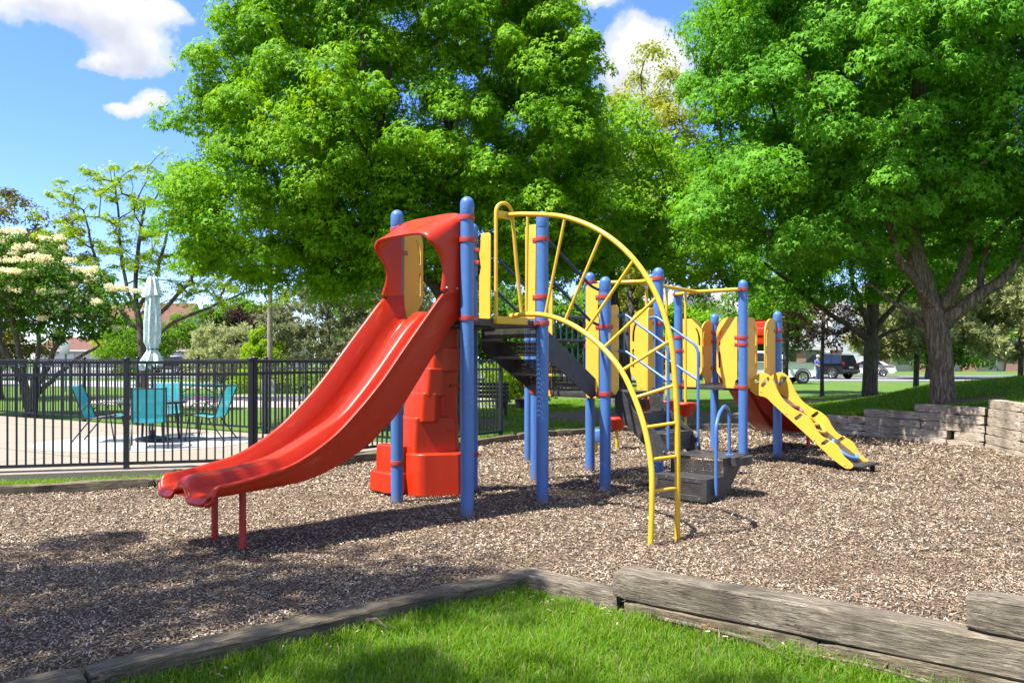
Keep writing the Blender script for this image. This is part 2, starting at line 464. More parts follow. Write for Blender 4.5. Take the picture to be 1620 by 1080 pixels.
# unseen broken cumulus overhead and behind the camera, added for neutral fill light
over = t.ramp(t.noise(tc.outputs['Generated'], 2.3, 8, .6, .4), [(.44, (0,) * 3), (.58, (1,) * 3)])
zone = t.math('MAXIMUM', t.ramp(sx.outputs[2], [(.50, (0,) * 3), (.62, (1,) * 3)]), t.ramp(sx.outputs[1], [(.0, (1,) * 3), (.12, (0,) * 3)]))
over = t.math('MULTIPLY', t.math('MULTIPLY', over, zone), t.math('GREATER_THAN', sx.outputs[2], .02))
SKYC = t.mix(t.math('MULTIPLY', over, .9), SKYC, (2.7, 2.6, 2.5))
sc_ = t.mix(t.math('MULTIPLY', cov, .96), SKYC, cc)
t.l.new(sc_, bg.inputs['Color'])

# ------------------------------------------------------------------ ground
LAWN = -.05
CHIPS = [(-12, 6.2), (-5.6, 8.85), (-4.2, 9.5), (-3.1, 10.4), (-1.5, 12.6), (.1, 14.8), (.8, 15.5), (2, 16.35), (4, 17.2), (5.4, 17.3), (6.0, 16.5), (6.85, 15.75), (8.05, 13.6), (7.75, 11.7), (7.3, 9.5), (7.2, 4.5),
         (4.0, 2.42), (2.22, 3.86), (.70, 5.0), (.03, 5.53), (-2.0, 3.85), (-6.5, .1), (-12, -2)]
def inside(P, poly):
    x, y = P[:, 0], P[:, 1]; r = np.zeros(len(P), bool); n = len(poly)
    for i in range(n):
        x0, y0 = poly[i]; x1, y1 = poly[(i + 1) % n]
        c = ((y0 > y) != (y1 > y)) & (x < (x1 - x0) * (y - y0) / (y1 - y0 + 1e-12) + x0)
        r ^= c
    return r
def wave(x, y, s=1.0):
    return (np.sin(x * 1.7 * s + 1.3) * np.cos(y * 1.9 * s + .4) + .6 * np.sin(x * 3.9 * s + y * 2.7 * s) + .4 * np.cos(y * 5.3 * s - x * 4.1 * s)) / 2.0

def lawnmat():
    m, t, b = newmat('lawn_grass')
    v = t.coord()
    n1 = t.noise(v, 40, 6, .75); n2 = t.noise(v, .35, 5, .6); n3 = t.noise(v, 3.5, 5, .65)
    c = t.ramp(n1, [(.3, (.03, .075, .012)), (.52, (.07, .145, .02)), (.75, (.15, .22, .045))])
    c = t.mix(t.ramp(n2, [(.4, (0,) * 3), (.7, (.55,) * 3)]), c, (.12, .17, .035))
    c = t.mix(t.ramp(n3, [(.55, (0,) * 3), (.75, (.6,) * 3)]), c, (.035, .08, .015))
    # bare soil with old leaves round the tree feet
    sx = t.new('ShaderNodeSeparateXYZ'); t.l.new(v, sx.inputs[0])
    soil = None
    for (x, y, rx, ry) in ((8.4, 15.6, 1.3, .9), (11.6, 25.6, 3.8, 2.1), (8.6, 27.5, 2.6, 2.2), (3.6, 21.5, 4.2, 3.4), (-1.6, 19.5, 2.2, 1.8), (-18.0, 24.2, 2.8, 1.5)):
        a = t.math('DIVIDE', t.math('SUBTRACT', sx.outputs[0], x), rx); d = t.math('DIVIDE', t.math('SUBTRACT', sx.outputs[1], y), ry)
        q = t.math('SUBTRACT', 1.0, t.math('SQRT', t.math('ADD', t.math('MULTIPLY', a, a), t.math('MULTIPLY', d, d))))
        soil = q if soil is None else t.math('MAXIMUM', soil, q)
    sm = t.ramp(t.math('ADD', soil, t.math('MULTIPLY', t.math('SUBTRACT', t.noise(v, 1.6, 6, .7), .5), 1.4)), [(.02, (0,) * 3), (.25, (1,) * 3)])
    sc = t.ramp(t.noise(v, 22, 7, .8), [(.3, (.07, .05, .03)), (.52, (.19, .135, .085)), (.68, (.40, .30, .20))])
    c = t.mix(sm, c, sc)
    t.l.new(c, b.inputs['Base Color']); b.inputs['Roughness'].default_value = .9; b.inputs['Specular IOR Level'].default_value = .15
    t.l.new(t.bump(n1, .9, .03), b.inputs['Normal'])
    return m
M['lawn'] = lawnmat()
M['soil'] = paint('dark_mulch_soil', (.11, .078, .052), .95, var=.5, scale=26, bump=.6)

def groundmat(name, stops, scale, rough=.9, bump=.4, big=.3, joints=0):
    stops = [(p, tuple((.62 if joints else .78) * x for x in c)) for p, c in stops]
    m, t, b = newmat(name); v = t.coord()
    n = t.noise(v, scale, 7, .72); n2 = t.noise(v, .5, 5, .6)
    c = t.ramp(n, stops)
    c = t.mix(t.ramp(n2, [(.4, (0,) * 3), (.7, (big,) * 3)]), c, tuple(x * .6 for x in stops[1][1]))
    if joints:
        sp = t.new('ShaderNodeSeparateXYZ'); t.l.new(t.coord((1, 1, 1), 'Object', (0, 0, R(32))), sp.inputs[0])
        for k in (0, 1):
            f = t.math('FRACT', t.math('DIVIDE', sp.outputs[k], joints))
            c = t.mix(t.math('LESS_THAN', t.math('ABSOLUTE', t.math('SUBTRACT', f, .5)), .006), c, tuple(x * .45 for x in stops[0][1]))
        c = t.mix(t.ramp(t.noise(v, 3.0, 8, .75), [(.56, (0,) * 3), (.72, (.5,) * 3)]), c, tuple(x * .6 for x in stops[0][1]))
    t.l.new(c, b.inputs['Base Color']); b.inputs['Roughness'].default_value = rough
    t.l.new(t.bump(n, bump, .01), b.inputs['Normal'])
    return m
M['concrete'] = groundmat('pool_concrete', [(.3, (.30, .25, .185)), (.5, (.36, .31, .24)), (.7, (.41, .36, .285))], 30, .85, .15, .12, 2.6)
M['concrete_grey'] = groundmat('grey_concrete', [(.3, (.28, .285, .29)), (.5, (.34, .345, .35)), (.7, (.40, .40, .405))], 24, .85, .15, .15)
M['asphalt'] = groundmat('asphalt', [(.3, (.09, .09, .095)), (.5, (.14, .14, .145)), (.7, (.20, .20, .20))], 40, .9, .2, .25)
M['gravel'] = groundmat('pale_gravel', [(.32, (.13, .11, .10)), (.5, (.38, .33, .30)), (.66, (.60, .55, .51))], 9, .9, .8, .2)
M['chips_base'] = groundmat('wood_chip_bed', [(.34, (.03, .02, .013)), (.5, (.10, .07, .047)), (.66, (.30, .23, .165))], 55, .95, .9, .35)

def flat(name, poly, z, mat, th=0.0, kind='structure'):
    mb = MB()
    n = len(poly)
    if th:
        mb.add([(x, y, z) for x, y in poly] + [(x, y, z - th) for x, y in poly], [tuple(range(n)), tuple(range(2 * n - 1, n - 1, -1))] + [(i, i + n, (i + 1) % n + n, (i + 1) % n) for i in range(n)])
    else:
        mb.add([(x, y, z) for x, y in poly], [tuple(range(n))])
    o = mb.build(name, mat, smooth=False)
    return tag(o, kind=kind)

# lawn: one sheet to the horizon (finer near the camera)
def axis(a, b, s): return list(np.arange(a, b + 1e-6, s))
gx = [-2500, -900, -300, -120] + axis(-60, 60, 4) + [120, 300, 900, 2500]
gy = [-2500, -300, -60] + axis(-20, 100, 4) + [140, 240, 500, 1000, 2500]
V = np.array([(x, y, LAWN) for y in gy for x in gx]); nx = len(gx)
Fq = np.array([(j * nx + i, j * nx + i + 1, (j + 1) * nx + i + 1, (j + 1) * nx + i) for j in range(len(gy) - 1) for i in range(nx - 1)])
tag(np_mesh('lawn', V, Fq, M['lawn']), kind='structure')

# chip bed sheet (gently uneven), clipped to its outline
def chip_z(x, y):
    z = .014 * wave(x, y, .9) + .007 * wave(x, y, 3.1)
    for (cx_, cy_, r_, d_) in ((-2.72, 5.95, .42, .026), (1.22, 6.62, .30, .022), (4.9, 10.9, .4, .035), (1.75, 8.3, .35, .03)):
        q = np.hypot(x - cx_, y - cy_) / r_
        z = z - d_ * np.exp(-q ** 2) + d_ * .45 * np.exp(-((q - 1.55) / .45) ** 2)
    return z
s_ = .1
xs = np.arange(-12, 8.2, s_); ys = np.arange(-2, 17.5, s_)
X, Y = np.meshgrid(xs, ys); P2 = np.stack([X.ravel(), Y.ravel()], 1)
V = np.column_stack([P2, chip_z(P2[:, 0], P2[:, 1])])
nx, ny = len(xs), len(ys)
I = np.arange(nx * ny).reshape(ny, nx)
Q = np.stack([I[:-1, :-1], I[:-1, 1:], I[1:, 1:], I[1:, :-1]], -1).reshape(-1, 4)
keep = inside(P2[Q].mean(1), CHIPS)
Q = Q[keep]; used, inv = np.unique(Q, return_inverse=True)
tag(np_mesh('mulch_bed', V[used], inv.reshape(-1, 4), M['chips_base'], smooth=True), kind='structure')

rng = np.random.default_rng(11)
def rand_in(poly, n, box):
    p = np.column_stack([rng.uniform(box[0], box[1], n), rng.uniform(box[2], box[3], n)])
    return p[inside(p, poly)]
# loose chips
FRONT = [(-2.2, 2.9), (-2.0, 3.62), (.06, 5.36), (.66, 4.86), (2.12, 3.70), (3.6, 2.55), (3.4, 2.3), (0, 2.2)]
def chips():
    Vs = []; 
    for (y0, y1, dens, l0, l1, w0, w1) in ((3.2, 6.2, 7600, .008, .046, .004, .0115), (6.2, 9.2, 3600, .012, .05, .006, .015), (9.2, 12.5, 1700, .02, .06, .009, .020), (12.5, 17.4, 700, .03, .08, .014, .03)):
        bx = (-.68 * y1 - .3, min(8.1, .68 * y1 + .3), y0, y1)
        n = int((bx[1] - bx[0]) * (y1 - y0) * dens)
        p = rand_in(CHIPS, n, bx)
        p = p[np.abs(p[:, 0]) < .66 * p[:, 1] + .4]
        n = len(p)
        L = rng.uniform(l0, l1, n) ** 1.0; L = l0 + (l1 - l0) * rng.beta(1.3, 2.6, n); W = w0 + (w1 - w0) * rng.beta(1.4, 2.2, n)
        a = rng.uniform(0, 2 * PI, n); tilt = rng.normal(0, .26, n); roll = rng.normal(0, .35, n)
        ax = np.column_stack([np.cos(a) * np.cos(tilt), np.sin(a) * np.cos(tilt), np.sin(tilt)])
        sd0 = np.column_stack([-np.sin(a), np.cos(a), np.zeros(n)])
        up = np.cross(ax, sd0)
        sd_ = sd0 * np.cos(roll)[:, None] + up * np.sin(roll)[:, None]
        z = chip_z(p[:, 0], p[:, 1]) + rng.uniform(.004, .016, n) + np.abs(np.sin(tilt)) * L * .4
        c = np.column_stack([p, z])
        j = lambda: rng.uniform(.55, 1.1, n)[:, None]
        k = np.stack([c - ax * (L / 2)[:, None] * j() - sd_ * (W / 2)[:, None] * j(), c + ax * (L / 2)[:, None] * j() - sd_ * (W / 2)[:, None] * j(),
                      c + ax * (L / 2)[:, None] * j() + sd_ * (W / 2)[:, None] * j(), c - ax * (L / 2)[:, None] * j() + sd_ * (W / 2)[:, None] * j()], 1)
        Vs.append(k.reshape(-1, 3))
    # strays kicked over the sleepers onto the lawn edge
    p = np.concatenate([rand_in(FRONT, 500, (-2.2, 3.4, 3.0, 5.5)), rand_in([(-2.2, 3.55), (.05, 5.45), (.68, 4.9), (2.3, 3.6), (2.2, 3.3), (.6, 4.6), (.05, 5.1), (-2.1, 3.2)], 5000, (-2.2, 2.3, 3.0, 5.5))])
    p = p[rng.uniform(0, 1, len(p)) < .30]; n = len(p)
    a = rng.uniform(0, 2 * PI, n); L = rng.uniform(.012, .04, n); W = rng.uniform(.004, .011, n)
    ax = np.column_stack([np.cos(a), np.sin(a), rng.normal(0, .3, n)]) * (L / 2)[:, None]; s2_ = np.column_stack([-np.sin(a), np.cos(a), rng.normal(0, .4, n)]) * (W / 2)[:, None]
    c = np.column_stack([p, np.full(n, LAWN + .03) + rng.uniform(0, .02, n)])
    Vs.append(np.stack([c - ax - s2_, c + ax - s2_, c + ax + s2_, c - ax + s2_], 1).reshape(-1, 3))
    V = np.concatenate(Vs)
    o = np_mesh('wood_chips', V, np.arange(len(V)).reshape(-1, 4), M['chip'])
    tag(o, 'loose pale wood chips covering the play area floor', 'wood chips', kind='stuff')
chips()

def blades(name, p, z, h0, h1, w, lab, mat, lean=.45, hm=1.0):
    n = len(p)
    a = rng.uniform(0, 2 * PI, n); h = rng.uniform(h0, h1, n) * hm; ln = np.abs(rng.normal(lean, .3, n)) * h
    d = np.column_stack([np.cos(a), np.sin(a), np.zeros(n)]); a2 = a + PI / 2 + rng.normal(0, .5, n)
    s = np.column_stack([np.cos(a2), np.sin(a2), np.zeros(n)]) * (w * rng.uniform(.6, 1.2, n))[:, None]
    b = np.column_stack([p, np.broadcast_to(z, (n,))])
    mid = b + d * (ln * .35)[:, None]; mid[:, 2] += h * .6
    tip = b + d * ln[:, None]; tip[:, 2] += h * .95
    V = np.stack([b - s, b + s, mid + s * .8, mid - s * .8, tip + s * .12, tip - s * .12], 1).reshape(-1, 3)
    o = np.arange(n)[:, None] * 6
    Fq = np.concatenate([o + [0, 1, 2, 3], o + [3, 2, 4, 5]], 0)
    return tag(np_mesh(name, V, Fq, mat), lab, 'grass', kind='stuff')
FRONT = [(-2.2, 2.9), (-2.0, 3.62), (.06, 5.36), (.66, 4.86), (2.12, 3.70), (3.6, 2.55), (3.4, 2.3), (0, 2.2)]
p = rand_in(FRONT, 230000, (-2.3, 3.6, 2.4, 5.5)); p = p[p[:, 1] > 3.0]
den = .5 + .5 * wave(p[:, 0], p[:, 1], 2.3)
keep_ = rng.uniform(0, 1, len(p)) < .22 + .9 * den; p = p[keep_]; den = den[keep_]
blades('lawn_blades', p, LAWN, .022, .082, .0026, 'bright green lawn grass in front of the sleepers', M['grass'], .55, .7 + .65 * den)

# strips and far lawn tufts
SOIL = ((3.6, 21.5, 3.4, 2.7), (-1.6, 19.5, 1.8, 1.4), (8.6, 27.5, 2.2, 1.8))
def tufts(name, poly, box, n, zf, lab, h0=.025, h1=.07, w=.0042):
    p = rand_in(poly, n, box)
    for (x, y, rx, ry) in SOIL:
        p = p[((p[:, 0] - x) / rx) ** 2 + ((p[:, 1] - y) / ry) ** 2 > rng.uniform(.55, 1.25, len(p))]
    return blades(name, p, zf(p) if callable(zf) else zf, h0, h1, w, lab, M['grass'], .5)
tufts('lawn_blades', [(-7, 9.5), (-4.6, 10.1), (-3.4, 10.5), (-3.35, 10.35), (-4.3, 9.68), (-5.7, 9.05), (-7.2, 8.4)], (-7.2, -3.3, 8.4, 10.6), 24000, LAWN + .05, 'short grass strip between the fence and the edging')
tufts('lawn_blades', [(.4, 15.4), (2, 16.6), (4, 17.5), (5.3, 17.6), (9, 30), (-8, 30), (-1.2, 14.6)], (-8, 9, 15, 30), 100000, LAWN, 'lawn grass beyond the back edging', .025, .07, .008)

# strip of ground between the edging and the fence, a little higher
flat('grass_strip', [(-12, 6.4), (-5.62, 8.97), (-4.25, 9.62), (-3.2, 10.5), (-1.6, 12.75), (.0, 14.95), (-.4, 15.2), (-2.0, 13.2), (-3.55, 10.75), (-6.2, 9.98), (-12, 8.4)], LAWN + .05, M['lawn'], .2)
# pool deck
flat('pool_deck', [(-26, 4.6), (-6.25, 9.78), (-4.9, 10.15), (-3.4, 10.5), (-1.5, 13.1), (-2.0, 13.55), (-4.8, 15.2), (-12, 19.5), (-26, 28)], .09, M['concrete'], .3)
flat('pool_deck_patch', [(-6.2 + 1.75 * math.cos(i * PI / 20), 13.6 + 1.5 * math.sin(i * PI / 20)) for i in range(40)], .094, M['concrete_grey'])
# beyond the pool: gravel bed, path, street, parking drive
flat('gravel_bed', [(-14.5, 27.5), (-9, 25.6), (-4, 24.8), (1, 25.4), (1.5, 30), (-3, 33.5), (-12, 34), (-16, 31)], LAWN + .012, M['gravel'])
flat('footpath', [(-70, 49), (-30, 46.5), (-12, 40), (0, 37.5), (3, 38.5), (3, 42.5), (0, 44), (-12, 50), (-30, 56), (-70, 60)], LAWN + .016, M['concrete_grey'])
flat('street', [(-140, 70), (-20, 66), (8, 58), (22, 57), (60, 62), (120, 64), (120, 84), (60, 78), (22, 74), (8, 84), (-20, 103), (-140, 112)], LAWN + .008, M['asphalt'])
flat('pavement', [(15.5, 54), (26, 53.2), (40, 54.5), (40, 56.8), (26, 55.4), (15.5, 56.4)], LAWN + .1, M['concrete_grey'], .14)
flat('pavement', [(-60, 66.4), (-20, 63), (5, 56.6), (5, 58), (-20, 65), (-60, 68.6)], LAWN + .09, M['concrete_grey'], .12)

# grassy bank behind the retaining wall
HK = [((5.1, 17.9), -.06, (.05, 1), .0), ((5.95, 16.75), .27, (.2, .98), .0), ((6.85, 15.98), .38, (.45, .89), .2), ((7.42, 14.95), .55, (.72, .69), .5), ((8.14, 13.75), .72, (.9, .44), .75), ((8.0, 11.9), .78, (1, .16), .75), ((7.6, 9.6), .78, (1, 0), .7), ((7.45, 4.0), .7, (1, -.2), .7)]
def bank(u, tt):
    i = min(int(u), len(HK) - 2); fu = u - i; s = fu * fu * (3 - 2 * fu) if 0 else fu
    a, b = HK[i], HK[i + 1]
    lp = lambda x, y: x + (y - x) * s
    px, py = lp(a[0][0], b[0][0]), lp(a[0][1], b[0][1]); z0 = lp(a[1], b[1]); d = (lp(a[2][0], b[2][0]), lp(a[2][1], b[2][1])); rise = lp(a[3], b[3])
    r = min(1, tt / 7.0); up = rise * r * r * (3 - 2 * r)
    f = max(0, (tt - 9) / 17); f = min(1, f); fall = f * f * (3 - 2 * f)
    if rise < .3: f = min(1, max(0, tt - 1.5) / 9); fall = max(fall, f * f * (3 - 2 * f) * (1 - rise / .3) + fall * rise / .3)
    z = (z0 + up) * (1 - fall) + (LAWN - .05) * fall
    return (px + d[0] * tt, py + d[1] * tt, z + .012 * math.sin(px * 3 + tt * 2.1) * min(1, tt))
rows = []
tts = [0, .3, .7, 1.2, 1.8, 2.5, 3.3, 4.2, 5.2, 6.4, 7.6, 9, 10.5, 12, 14, 16, 18, 20, 22.5, 25, 27]
for iu in range(0, (len(HK) - 1) * 6 + 1):
    rows.append([bank(iu / 6, q) for q in tts])
mb = MB(); mb.grid(rows)
mb.grid([[(r_[0][0], r_[0][1], r_[0][2]), (r_[0][0], r_[0][1], -.3)] for r_ in rows])
tag(mb.build('grass_bank', M['lawn'], angle=80), kind='structure')
bp = []
for _ in range(80000):
    q = bank(random.uniform(.5, len(HK) - 2.4), .05 + 15 * random.random() ** 1.5); bp.append(q)
bp = np.array(bp)
soilm = (((bp[:, 0] - 8.4) / 1.1) ** 2 + ((bp[:, 1] - 15.6) / .75) ** 2) > 1
soilm &= (((bp[:, 0] - 11.6) / 3.4) ** 2 + ((bp[:, 1] - 25.6) / 1.8) ** 2) > 1
bp = bp[soilm]
blades('bank_grass', bp[:, :2], bp[:, 2] - .01, .03, .09, .007, 'grass growing on the bank behind the timber wall', M['grass'], .5)

# ------------------------------------------------------------------ timbers
def timber_mb(L, w, h, seed, mb=None, tf=None, c=.011):
    """sawn sleeper from x=0..L, z=0..h, rounded worn edges; tf places it"""
    rg = random.Random(seed); mb = mb or MB()
    n = max(6, int(L / .09))
    sec = [(-w / 2 + c, 0), (w / 2 - c, 0), (w / 2, c), (w / 2, h * .5), (w / 2, h - c), (w / 2 - c, h), (0, h), (-w / 2 + c, h), (-w / 2, h - c), (-w / 2, h * .5), (-w / 2, c)]
    ph = [rg.uniform(0, 6) for _ in range(len(sec))]
    rows = []
    for i in range(n + 1):
        x = L * i / n; r_ = []
        e = .012 if i in (0, n) else 0
        for k, (y, z) in enumerate(sec):
            d = .0035 * math.sin(x * 5 + ph[k]) + rg.uniform(-.0022, .0022)
            yy = y * (1 - e / w * 2) + d * (1 if y > 0 else -1); zz = (z - h / 2) * (1 - e / h * 2) + h / 2 + d
            r_.append((x + (rg.uniform(-.006, .006) if e else 0), yy, zz))
        rows.append(r_)
    vs = [p for r_ in rows for p in r_]; k = len(sec)
    if tf: vs = [tf(p) for p in vs]
    fs = [(i * k + j, i * k + (j + 1) % k, (i + 1) * k + (j + 1) % k, (i + 1) * k + j) for i in range(n) for j in range(k)]
    fs += [tuple(range(k - 1, -1, -1)), tuple(n * k + j for j in range(k))]
    return mb.add(vs, fs)
def timber(label, a, b, z0, z1, w, mat, seed, group=None, off=0.0):
    a = Vector((a[0], a[1])); b = Vector((b[0], b[1])); L = (b - a).length
    mb = timber_mb(L, w, z1 - z0, seed)
    o = mb.build('timber_sleeper', mat, None, angle=28, loc=(a.x, a.y, z0), rz=math.atan2(b.y - a.y, b.x - a.x))
    return tag(o, label, 'timber sleeper', group)
G = 'timber sleepers edging the play area'
timber('long dark weathered sleeper running from the lawn corner towards the lower left', (.06, 5.47), (-1.98, 3.77), -.16, .055, .17, M['timber_old'], 1, G)
timber('mossy sleeper end continuing past the joint at the bottom left corner', (-2.0, 3.755), (-4.0, 2.09), -.16, .05, .17, M['timber_old'], 2, G)
timber('short low sleeper between the lawn corner and the tall double sleeper', (.0, 5.58), (.69, 5.03), -.16, .055, .17, M['timber'], 3, G)
timber('long grey sleeper raised on a lower course above the lawn', (.665, 4.985), (2.98, 3.225), .045, .215, .18, M['timber'], 4, G)
timber('lower dark sleeper half hidden under the long grey one, nearer the corner', (.72, 4.925), (1.62, 4.24), -.18, .04, .16, M['timber_old'], 5, G)
timber('lower dark sleeper half hidden under the long grey one, nearer the cut end', (1.63, 4.232), (3.2, 3.04), -.18, .04, .16, M['timber_old'], 6, G)
timber('uppermost grey sleeper with its cut end stacked at the right edge', (2.19, 3.87), (4.2, 2.34), .22, .385, .18, M['timber'], 7, G)
timber('mossy sleeper below the pool fence beside the slide exit', (-6.9, 8.25), (-4.2, 9.46), -.12, .105, .16, M['timber_old'], 8, G)
timber('sleeper behind the double slide below the pool fence', (-4.18, 9.47), (-3.08, 10.37), -.12, .10, .16, M['timber_old'], 9, G)
timber('sleeper running back beside the fence behind the red slide', (-3.07, 10.42), (-1.55, 12.55), -.12, .12, .16, M['timber_old'], 10, G)
timber('dark sleeper beside the rock climber below the fence', (-1.53, 12.6), (.06, 14.78), -.12, .12, .16, M['timber_old'], 11, G)
timber('dark sleeper in front of the end post of the fence', (.08, 14.83), (.82, 15.48), -.12, .13, .16, M['timber_old'], 12, G)
timber('dark sleeper behind the freestanding blue post', (.84, 15.53), (2.05, 16.38), -.12, .12, .16, M['timber_old'], 13, G)
timber('dark sleeper behind the stepping pods at the back of the chips', (2.08, 16.4), (4.0, 17.2), -.12, .12, .16, M['timber_old'], 14, G)
timber('sleeper at the back of the chips behind the small slide', (4.03, 17.22), (5.5, 17.3), -.12, .11, .16, M['timber'], 15, G)

wall = thing('retaining_wall', 'stacked grey timber retaining wall holding back the grassy bank', 'retaining wall', (7.95, 13.6, 0))
ch = .147
def wall_run(a, b, counts, seed, lap=.05):
    """counts: [(fraction where it starts, courses)]"""
    rg = random.Random(seed); a = Vector(a); b = Vector(b); L = (b - a).length; d = (b - a) / L; nrm = Vector((-d.y, d.x))
    top = max(c for _, c in counts)
    for k in range(top):
        # extent where this course exists
        s0 = min((f for f, c in counts if c > k)) * L
        ends = [counts[i + 1][0] if i + 1 < len(counts) else 1.0 for i in range(len(counts))]
        s1 = max(e for (f, c), e in zip(counts, ends) if c > k) * L
        x = s0
        while x < s1 - .02:
            l = min(s1 - x, rg.uniform(.95, 1.75)); 
            if s1 - x - l < .4: l = s1 - x
            gap = .012
            back = .012 * k + rg.uniform(-.012, .012)
            org = a + d * x + nrm * back
            mb = timber_mb(l - gap, .15, ch - .006, rg.random(), c=.006)
            tl = rg.uniform(-.006, .006)
            o = mb.build('timber', M['timber_wall'], wall, angle=28, loc=(org.x - 7.95, org.y - 13.6, -.06 + k * ch + tl), rz=math.atan2(d.y, d.x) + rg.uniform(-.006, .006))
            x += l + (.13 if (k == 1 and seed == 22 and abs(x - s0) < .1) else 0)
wall_run((5.95, 16.55), (6.86, 15.72), [(0, 2), (.3, 3)], 21)
wall_run((6.86, 15.70), (8.0, 13.62), [(0, 4), (.45, 5)], 22)
wall_run((8.02, 13.58), (7.7, 11.6), [(0, 6)], 23)
wall_run((7.7, 11.58), (7.3, 9.4), [(0, 6)], 24)
# ------------------------------------------------------------------ play structure (local axes along its deck grid)
PS = thing('play_structure', 'red, yellow and blue playground structure with double slide, arch climber and pod bridge', 'play structure', (-.424, 7.63, 0), R(46))
S = 1.067
Z1, Z2 = 1.885, 1.105
PR = .0635
def gp(i, j): return (i * S, j * S)

# posts with domed caps and clamps
POSTS = {}
def post(i, j, top, clamps=(), z0=-.15):
    x, y = gp(i, j)
    mb = MB()
    dome = [(PR + .002, top - .17), (PR + .0035, top - .165), (PR + .0035, top - .07)] + [((PR + .0035) * math.cos(a), top - .07 + .07 * math.sin(a)) for a in [R(q) for q in (15, 30, 45, 60, 75)]] + [(1e-6, top)]
    mb.lathe([(PR, z0), (PR, top - .17)] + dome, n=28)
    for a in (0, 90, 180, 270): mb.ball((math.cos(R(a + 20)) * (PR + .003), math.sin(R(a + 20)) * (PR + .003), top - .115), .006, 6, 1)
    o = mb.build('post', [M['blue'], M['bolt']], PS, loc=(x, y, 0), angle=30)
    for (z, dirs) in clamps: clamp(o, z, dirs)
    POSTS[(i, j)] = o
    return o
def clamp(po, z, dirs):
    mb = MB()
    mb.lathe([(PR + .001, z - .024), (PR + .009, z - .024), (PR + .010, z - .02), (PR + .010, z + .02), (PR + .009, z + .024), (PR + .001, z + .024)], n=24)
    for a in dirs:
        d = Vector((math.cos(R(a)), math.sin(R(a)), 0)); sd_ = Vector((-d.y, d.x, 0))
        mb.bar(d * (PR + .004) + Vector((0, 0, z)), d * (PR + .065) + Vector((0, 0, z)), .034, .044)
        for k in (.022, .048):
            for sg in (1, -1):
                mb.ball(d * (PR + k) + sd_ * (.018 * sg) + Vector((0, 0, z)), .0085, 6, 1)
    mb.build('clamp', [M['red_clamp'], M['bolt']], po, bevel=.0, angle=35)
UP, LEFT_, DN, RT = 90, 180, 270, 0
post(0, 0, 3.03, [(Z1 - .005, (0, 90)), (2.83, (90,)), (2.62, (0,))])
post(0, 1, 3.04, [(Z1 - .005, (0, 270)), (2.83, (270,)), (2.6, (0,)), (.42, (40,))])
post(1, 0, 3.03, [(Z1 - .02, (180, 90)), (2.74, (90,)), (2.14, (90,))])
post(1, 1, 3.03, [(Z1 - .005, (180, 270)), (2.72, (270, 180)), (2.58, (270, 180)), (.42, (200,))])
post(2, 0, 2.43, [(Z2 - .01, (0, 90)), (2.20, (90,)), (1.86, (0, 90))])
post(2, 1, 2.45, [(Z2 - .01, (0, 270)), (2.2, (270,)), (1.93, (0,))])
post(3, 1, 2.64, [(Z2 - .01, (270, 180)), (2.5, (0,)), (1.95, (180, 270)), (1.66, (270,))])
post(3, 0, 2.62, [(Z2 - .01, (180, 90)), (2.48, (0,)), (1.93, (90, 180)), (1.74, (90, 180))])
post(5, 0, 2.62, [(Z2 - .01, (0, 90)), (2.48, (180,)), (1.80, (0, 90)), (1.70, (0, 90))])
post(5, 1, 2.61, [(Z2 - .01, (0, 270)), (2.46, (180,)), (1.82, (270,)), (1.62, (0, 270))])
post(6, 0, 2.22, [(Z2 - .01, (180, 90)), (1.92, (180, 90)), (1.78, (90,))])
post(6, 1, 2.22, [(Z2 - .01, (180, 270)), (1.92, (180, 270)), (1.78, (180, 270)), (1.35, (180, 270))])

# decks: perforated coated steel with a solid rim
def deck(i, z):
    x0, x1, y0, y1 = i * S + .055, (i + 1) * S - .055, .055, S - .055
    mb = MB()
    mb.add([(x0, y0, z), (x1, y0, z), (x1, y1, z), (x0, y1, z)], [(0, 1, 2, 3)])
    o = mb.build('deck', M['perf_xy'], PS, smooth=False)
    rb = MB(); h = .062; e = .045
    for a, b in (((x0, y0 - e + .02), (x1, y0 - e + .02)), ((x0, y1 + e - .02), (x1, y1 + e - .02))): rb.box(a[0], b[0], a[1] - .02, a[1] + .02, z - h, z + .003)
    for xx in (x0 - e + .02, x1 + e - .02): rb.box(xx - .02, xx + .02, y0 + .003, y1 - .003, z - h, z + .0015)
    for yy in (.35, .7): rb.box(x0 + .03, x1 - .03, yy - .015, yy + .015, z - .05, z - .004)
    for q in range(4):
        xq = x0 + (x1 - x0) * (q + .5) / 4
        rb.ball((xq, y0 - e, z - .03), .009, 6, 1)
    rb.build('deck_rim', [M['deck'], M['bolt']], o, bevel=.003)
deck(0, Z1); deck(2, Z2); deck(5, Z2)

